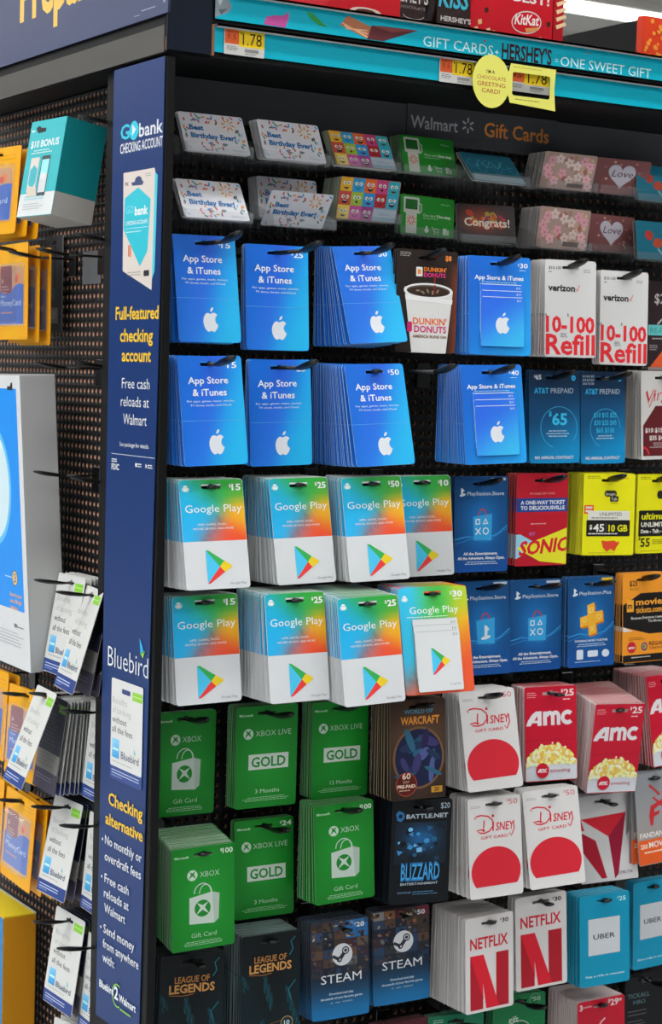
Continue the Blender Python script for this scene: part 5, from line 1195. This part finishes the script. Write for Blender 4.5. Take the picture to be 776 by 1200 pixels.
# orange packs with a clear blister
def money(key, desc, t=0, n=0, hookit=True):
    x, y, z, yaw, pit, rol, W, H = POSE[key]
    o, p = hangl(key, money_pack, (), desc, 0, nohook=not hookit)
    def blist(parent):
        b = MB(); w = .046
        rings = []
        for (s_, d_) in ((1.0, .0012), (.96, .009), (.90, .011)):
            rings.append([((sx * w * s_ + .0), -d_, -.066 + sz * .041 * s_) for sx, sz in ((-1, -.9), (-.9, -1), (.9, -1), (1, -.9), (1, .9), (.9, 1), (-.9, 1), (-1, .9))])
        b.loft(rings, caps=True); b.build('blister', M_BLISTER, parent)
    blist(o)
    for i in range(n):
        q = (x + 13 + 13 * i, y - 9 - 8 * i, z - 4 - 3 * i, yaw, pit, rol, W, H); POSE[key + str(i)] = q
        o2, _ = hangl(key + str(i), money_pack, (), desc.replace('orange', ['second orange', 'third orange', 'fourth orange'][i]).replace('foremost ', ''), 0, nohook=True); blist(o2)
money('L3', 'foremost orange pack with blue wave print, upper left', n=2)
money('L1', 'foremost orange pack at the top left corner beside the teal box', n=2)
money('L9', 'foremost orange pack above the yellow box, lower left', n=2)
POSE['L7'] = (0, 392, -812, 2, 3, 0, 108, 126); money('L7', 'foremost orange pack between white box and tilted banking card', n=2)
POSE['L6'] = (0, 506, -800, 0, 3, 0, 106, 126); money('L6', 'foremost orange pack at the left edge under the white box', n=1)
POSE['L10'] = (0, 516, -955, 0, 3, 0, 106, 126); money('L10', 'foremost orange pack at the left edge above the yellow box', n=1)

def hbox(W, H, D, face, sidecol, name, pose, label, extra=None, tab=None):
    """hanging carton: printed face + body, faces -X"""
    x, y, z, yaw, pit, rol = pose
    r_ = empty(name, mw=Matrix.Translation((x / 1000, y / 1000, z / 1000 + ZO)) @ BL @ rotm(yaw, pit, rol), label=label, cat='box')
    f = face(W, H); link('printed_face', f.done('printed_face'), r_, T(0, 0, 0))
    b = MB()
    for (z0, z1, c) in sidecol: b.box((-W / 2000, .0005, -z1 / 1000), (W / 2000, D / 1000, -z0 / 1000), 0, lin(c), bev=.0012 if len(sidecol) == 1 else 0)
    b.build('carton', M_CARD, r_)
    return r_
def bonus_face(W, H):
    a = Art(W, H, .6); a.base('#2fa5ac', r=.6, hole=False, edge='#2fa5ac'); a.rect(.2, H * .76, W - .4, H * .235, '#dcdedf')
    a.poly([(16, 9), (24, 7), (30, 10), (44, 11), (44, 16), (24, 17), (18, 13)], '#15191c'); a.lines(4, 12, 12, 1, '#d8ecec', 2.4)
    a.text('$10 BONUS', 8, 36, 9, '#e6eeee', w=78, bold=.022); a.lines(12, 40, 60, 2, '#cfe6e6', 1.3, 3.2, 'c')
    a.rrect(46, 49, 24, 54, 3, '#3a4648'); a.rrect(48, 54, 20, 42, 1, '#8fd0d4'); a.rrect(48, 74, 20, 24, 1, '#d6d8da'); a.poly([(50, 74), (56, 70), (62, 74), (62, 80), (50, 80)], '#dfe2e2')
    a.rrect(16, 50, 24, 46, 2, '#dcd4cc'); a.poly([(28, 60), (38, 66), (38, 84), (28, 94), (18, 84), (18, 66)], '#3aa0ac'); a.poly([(16, 88), (42, 90), (46, 104), (20, 104)], '#d9c9bc')
    a.lines(14, H * .79, 66, 2, '#6fb8c0', 1.4, 3.4); a.lines(14, H * .87, 60, 3, '#a8abad', .9, 3.2); return a
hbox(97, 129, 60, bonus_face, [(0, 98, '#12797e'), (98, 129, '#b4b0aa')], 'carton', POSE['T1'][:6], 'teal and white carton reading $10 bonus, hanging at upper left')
def big_face(W, H):
    a = Art(W, H, .6); a.base('#dcddde', r=.6, hole=False, edge='#dcddde'); a.rect(12, 18, W - 28, H * .80 - 18, '#1684da')
    a.ell(W * .5, H * .38, 74, 84, '#58aede', 40); a.ell(W * .5, H * .38, 66, 76, '#cfe4f2', 40)
    a.poly([(W - 52, 15), (W - 40, 15), (W - 36, 10), (W - 30, 10), (W - 30, 20), (W - 52, 20)], '#26282b')
    a.circ(W - 50, 276, 10.6, '#2b3a50'); a.circ(W - 50, 276, 9.6, '#edb04c'); a.text('3', W - 54.5, 282, 12, '#2d5fa0', w=9, bold=.02); a.stroke([(W - 90, 276), (W - 60, 276)], 1, '#cfe0f0')
    for i in range(3): a.text(['Receive your', 'new $50 gift', 'balance'][i], W - 72, 302 + i * 9, 5.4, '#eda06a', w=[48, 46, 30][i], bold=.02)
    a.text('FDIC', W - 60, H * .86, 4.4, '#33363a', bold=.03); a.lines(W - 46, H * .855, 34, 1, '#77797c', 1.2); a.lines(W - 130, H * .88, 110, 5, '#a9abae', 1.1, 4.4); return a
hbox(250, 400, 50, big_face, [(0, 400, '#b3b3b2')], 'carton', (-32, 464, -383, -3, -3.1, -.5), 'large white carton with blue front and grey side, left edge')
def sun_face(W, H):
    a = Art(W, H, .6); a.base('#2a74a8', r=.6, hole=False, edge='#d8a020'); a.rect(10, 30, W - 60, 60, '#d8a020'); return a
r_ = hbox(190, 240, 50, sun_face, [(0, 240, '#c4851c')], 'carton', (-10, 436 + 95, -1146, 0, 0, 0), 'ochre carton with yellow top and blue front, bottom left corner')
b = MB(); b.box((-.0945, .001, .0002), (.0945, .047, .0022), 0, lin('#f0bf22')); b.box((-.0945, .0472, .0002), (.0945, .0498, .0032), 0, lin('#c9c6be')); b.build('top_flap', M_CARD, r_)
# dark pack and grey label plate on the board
def dark_face():
    a = Art(62, 134, .8); a.base('#3a3b3d', r=2, hx=31, hw=14, edge='#8a8a88', back='#3a3b3d'); a.rect(4, 100, 44, 22, '#8f8f90'); a.rect(10, 104, 30, 12, '#a9a9ab'); a.rect(10, 72, 26, 16, '#1f4f66'); a.rrect(30, 14, 8, 60, 3, '#141416'); a.rect(60.6, 1, 1, 132, '#a9a9a8'); return a
o = link('blister_pack', dark_face().done('blister_pack'), None, T(.056, .420 + .031, ZO - .187) @ BL); tag(o, 'dark grey pack with a barcode sticker flat against the side pegboard', 'card package')
b = MB(); b.box((-.029, -.0022, -.044), (.029, -.0004, 0), bev=.0006); pl = b.build('label_plate', M_PLATE, None, T(PX, .330, ZO - .213) @ BL); tag(pl, 'small grey metal plate on the side pegboard under the upper hooks', 'label plate')
# hooks of the side panel that carry nothing in view
def lh(Y, zr, L, d): hook(T(PX, Y, ZO + zr) @ BL, L, 'bare black hook ' + d, 'hooks on the side panel', 0)
lh(.297, -.222, 96, 'above the small grey plate'); lh(.196, -.207, 86, 'by the navy sign below the teal carton'); lh(.297, -.370, 96, 'over the top of the white carton'); lh(.196, -.367, 86, 'by the navy sign near the word account')
lh(.300, -.513, 93, 'crossing the side of the white carton'); lh(.196, -.515, 86, 'by the navy sign at the height of the small print'); lh(.196, -.060, 84, 'top one by the navy sign, behind the teal carton')
lh(.392, -.222, 96, 'among the orange packs at upper left')

# ================================================================= CANDY ON TOP OF THE CANOPY
ZT = ZO + .0795
def candy_box(x0, x1, y0, y1, h, name, label, col, draw=None, yaw=0, side=None):
    r_ = empty(name, mw=T((x0 + x1) / 2, y0, ZT) @ Matrix.Rotation(R(yaw), 4, 'Z'), label=label, cat='candy')
    w = (x1 - x0); b = MB(); b.box((-w / 2, 0.0006, 0), (w / 2, y1 - y0, h), 0, lin(side or col), bev=.002); b.build('carton', M_CARD, r_)
    a = Art(w * 1000 - 3, h * 1000 - 3, .6); a.base(col, r=.8, hole=False, edge=col); draw and draw(a); link('printed_face', a.done('printed_face', M_SIGN), r_, T(0, 0, h - .0015)); return r_
def dr_kit(a):
    W, H = a.W, a.H; y = H - 24
    a.ell(W * .68, y, 25, 15, '#d8cfc8', 26, rot=-8); a.ell(W * .68, y, 23.4, 13.4, '#b8101e', 26, rot=-8); a.text('KitKat', W * .68 - 20, y + 4, 13, '#efe9e4', w=40, bold=.022, shear=.2, rot=3)
    a.poly([(W * .68 - 2, y + 8), (W * .68 + 20, y + 4), (W * .68 + 18, y + 9), (W * .68, y + 13)], '#c9884a'); a.text('CRISP', 30, H - 62, 13, '#e6dcd8', w=56, bold=.022); a.text('BEST!', W - 66, H - 50, 13, '#e6dcd8', w=60, bold=.022)
    for (x, yy, c) in [(12, H - 18, '#c9a070'), (22, H - 34, '#3a1c14'), (6, H - 8, '#c9a070'), (26, H - 8, '#d8b890'), (W - 10, H - 28, '#3a1c14'), (34, H - 6, '#c9a070'), (W - 24, H - 6, '#c9a070')]: a.poly([(x, yy), (x + 6, yy - 2), (x + 7, yy + 4), (x + 1, yy + 6)], c)
candy_box(.452, .590, .030, .100, .135, 'candy_box', 'red crisp-wafer candy box with an oval logo on the canopy', '#b2101f', dr_kit)
def dr_kit2(a):
    for i in range(4): a.poly([(4, 60 + i * 10), (20, 54 + i * 10), (22, 58 + i * 10), (6, 65 + i * 10)], '#d8b890')
candy_box(.592, .612, .034, .100, .120, 'candy_box', 'narrow red candy box end-on at the right of the oval logo box', '#a30f1c', dr_kit2)
def dr_red(a): a.ell(a.W * .3, a.H - 14, 60, 12, '#c22a34', 24); a.ell(a.W * .78, a.H - 6, 24, 6, '#d8c4b8', 18); a.ell(a.W * .78, a.H - 6, 16, 4, '#4a2018', 14)
candy_box(.105, .345, .030, .110, .120, 'candy_box', 'long glossy red candy package on the canopy at left', '#b3141f', dr_red)
def bag(x0, x1, h, label, draw, y=.026, col='#2b1416'):
    r_ = empty('candy_bag', mw=T((x0 + x1) / 2, y, ZT), label=label, cat='candy', group='brown chocolate bags')
    w = x1 - x0; nx, nz = 12, 10; b = MB(); V = []; F = []
    rn = random.Random(int(x0 * 1000))
    for sgn in (1, -1):
        k = len(V)
        for i in range(nx + 1):
            for j in range(nz + 1):
                u, v = i / nx, j / nz; d = .016 * (max(0, math.sin(math.pi * u)) ** .5) * (max(0, math.sin(math.pi * v)) ** .6) + rn.uniform(-.0008, .0008); V.append(((u - .5) * w, .018 - sgn * d, v * h))
        for i in range(nx):
            for j in range(nz): q = k + i * (nz + 1) + j; F.append((q, q + nz + 1, q + nz + 2, q + 1) if sgn > 0 else (q, q + 1, q + nz + 2, q + nz + 1))
    b.add(V, F, 0, lin(col)); me = b.mesh('pouch', [M_FOIL])
    for p in me.polygons: p.use_smooth = True
    link('pouch', me, r_)
    a = Art(w * 1000 - 16, h * 1000 - 14, .6); a.base(col, r=1, hole=False, edge=col); draw(a); link('printed_face', a.done('printed_face', M_FOIL), r_, T(0, .0005, h - .007))
def dr_h1(a): a.text("HERSHEY'S", -22, a.H - 22, 15, '#c9c2c0', w=68, bold=.022); a.text('MILK CHOCOLATE', -18, a.H - 14, 3.4, '#8f8684', w=60); a.ring(24, a.H - 6, 16, .8, '#c9c2c0', 16, 0, 180, 5)
bag(.334, .392, .10, 'small dark brown chocolate bag with white lettering, on the canopy', dr_h1, y=.032)
def dr_h2(a): a.text('KISS', 2, a.H - 22, 24, '#2f9fb4', w=46, bold=.022, shear=.15); a.text("HERSHEY'S", 6, a.H - 4, 6, '#c9c2c0', w=48, bold=.03); a.lines(10, 8, 30, 3, '#c9c2c0', 3, 9)
bag(.390, .458, .11, 'dark brown chocolate bag with turquoise letters, on the canopy', dr_h2)
def dr_or(a):
    rn = random.Random(3)
    for i in range(22): x = rn.uniform(3, a.W - 3); y = rn.uniform(4, a.H - 4); a.circ(x, y, rn.uniform(2, 4), '#e0802a', 10); a.circ(x, y, 1.2, '#e9a05a', 6)
candy_box(.752, .80, .035, .05, .062, 'gift_bag', 'orange-red dotted gift bag at the right end of the canopy', '#cc3a1c', dr_or)
candy_box(.802, .86, .03, .05, .105, 'gift_bag', 'taller red gift bag with white trim at the right edge', '#b81f16', lambda a: (a.rect(8, 30, 18, 5, '#d9c9c0'), a.ell(a.W * .3, 60, 12, 16, '#d8742a', 18)))
b = MB(); b.box((.8, .09, ZT), (.812, .72, ZO + .150)); o = b.build('divider_panel', mat('charcoal_panel', '#1d1e1f', rough=.6, spec=.15, noise=.05)); tag(o, 'charcoal upright panel behind the orange bags, above the teal strip', 'panel')
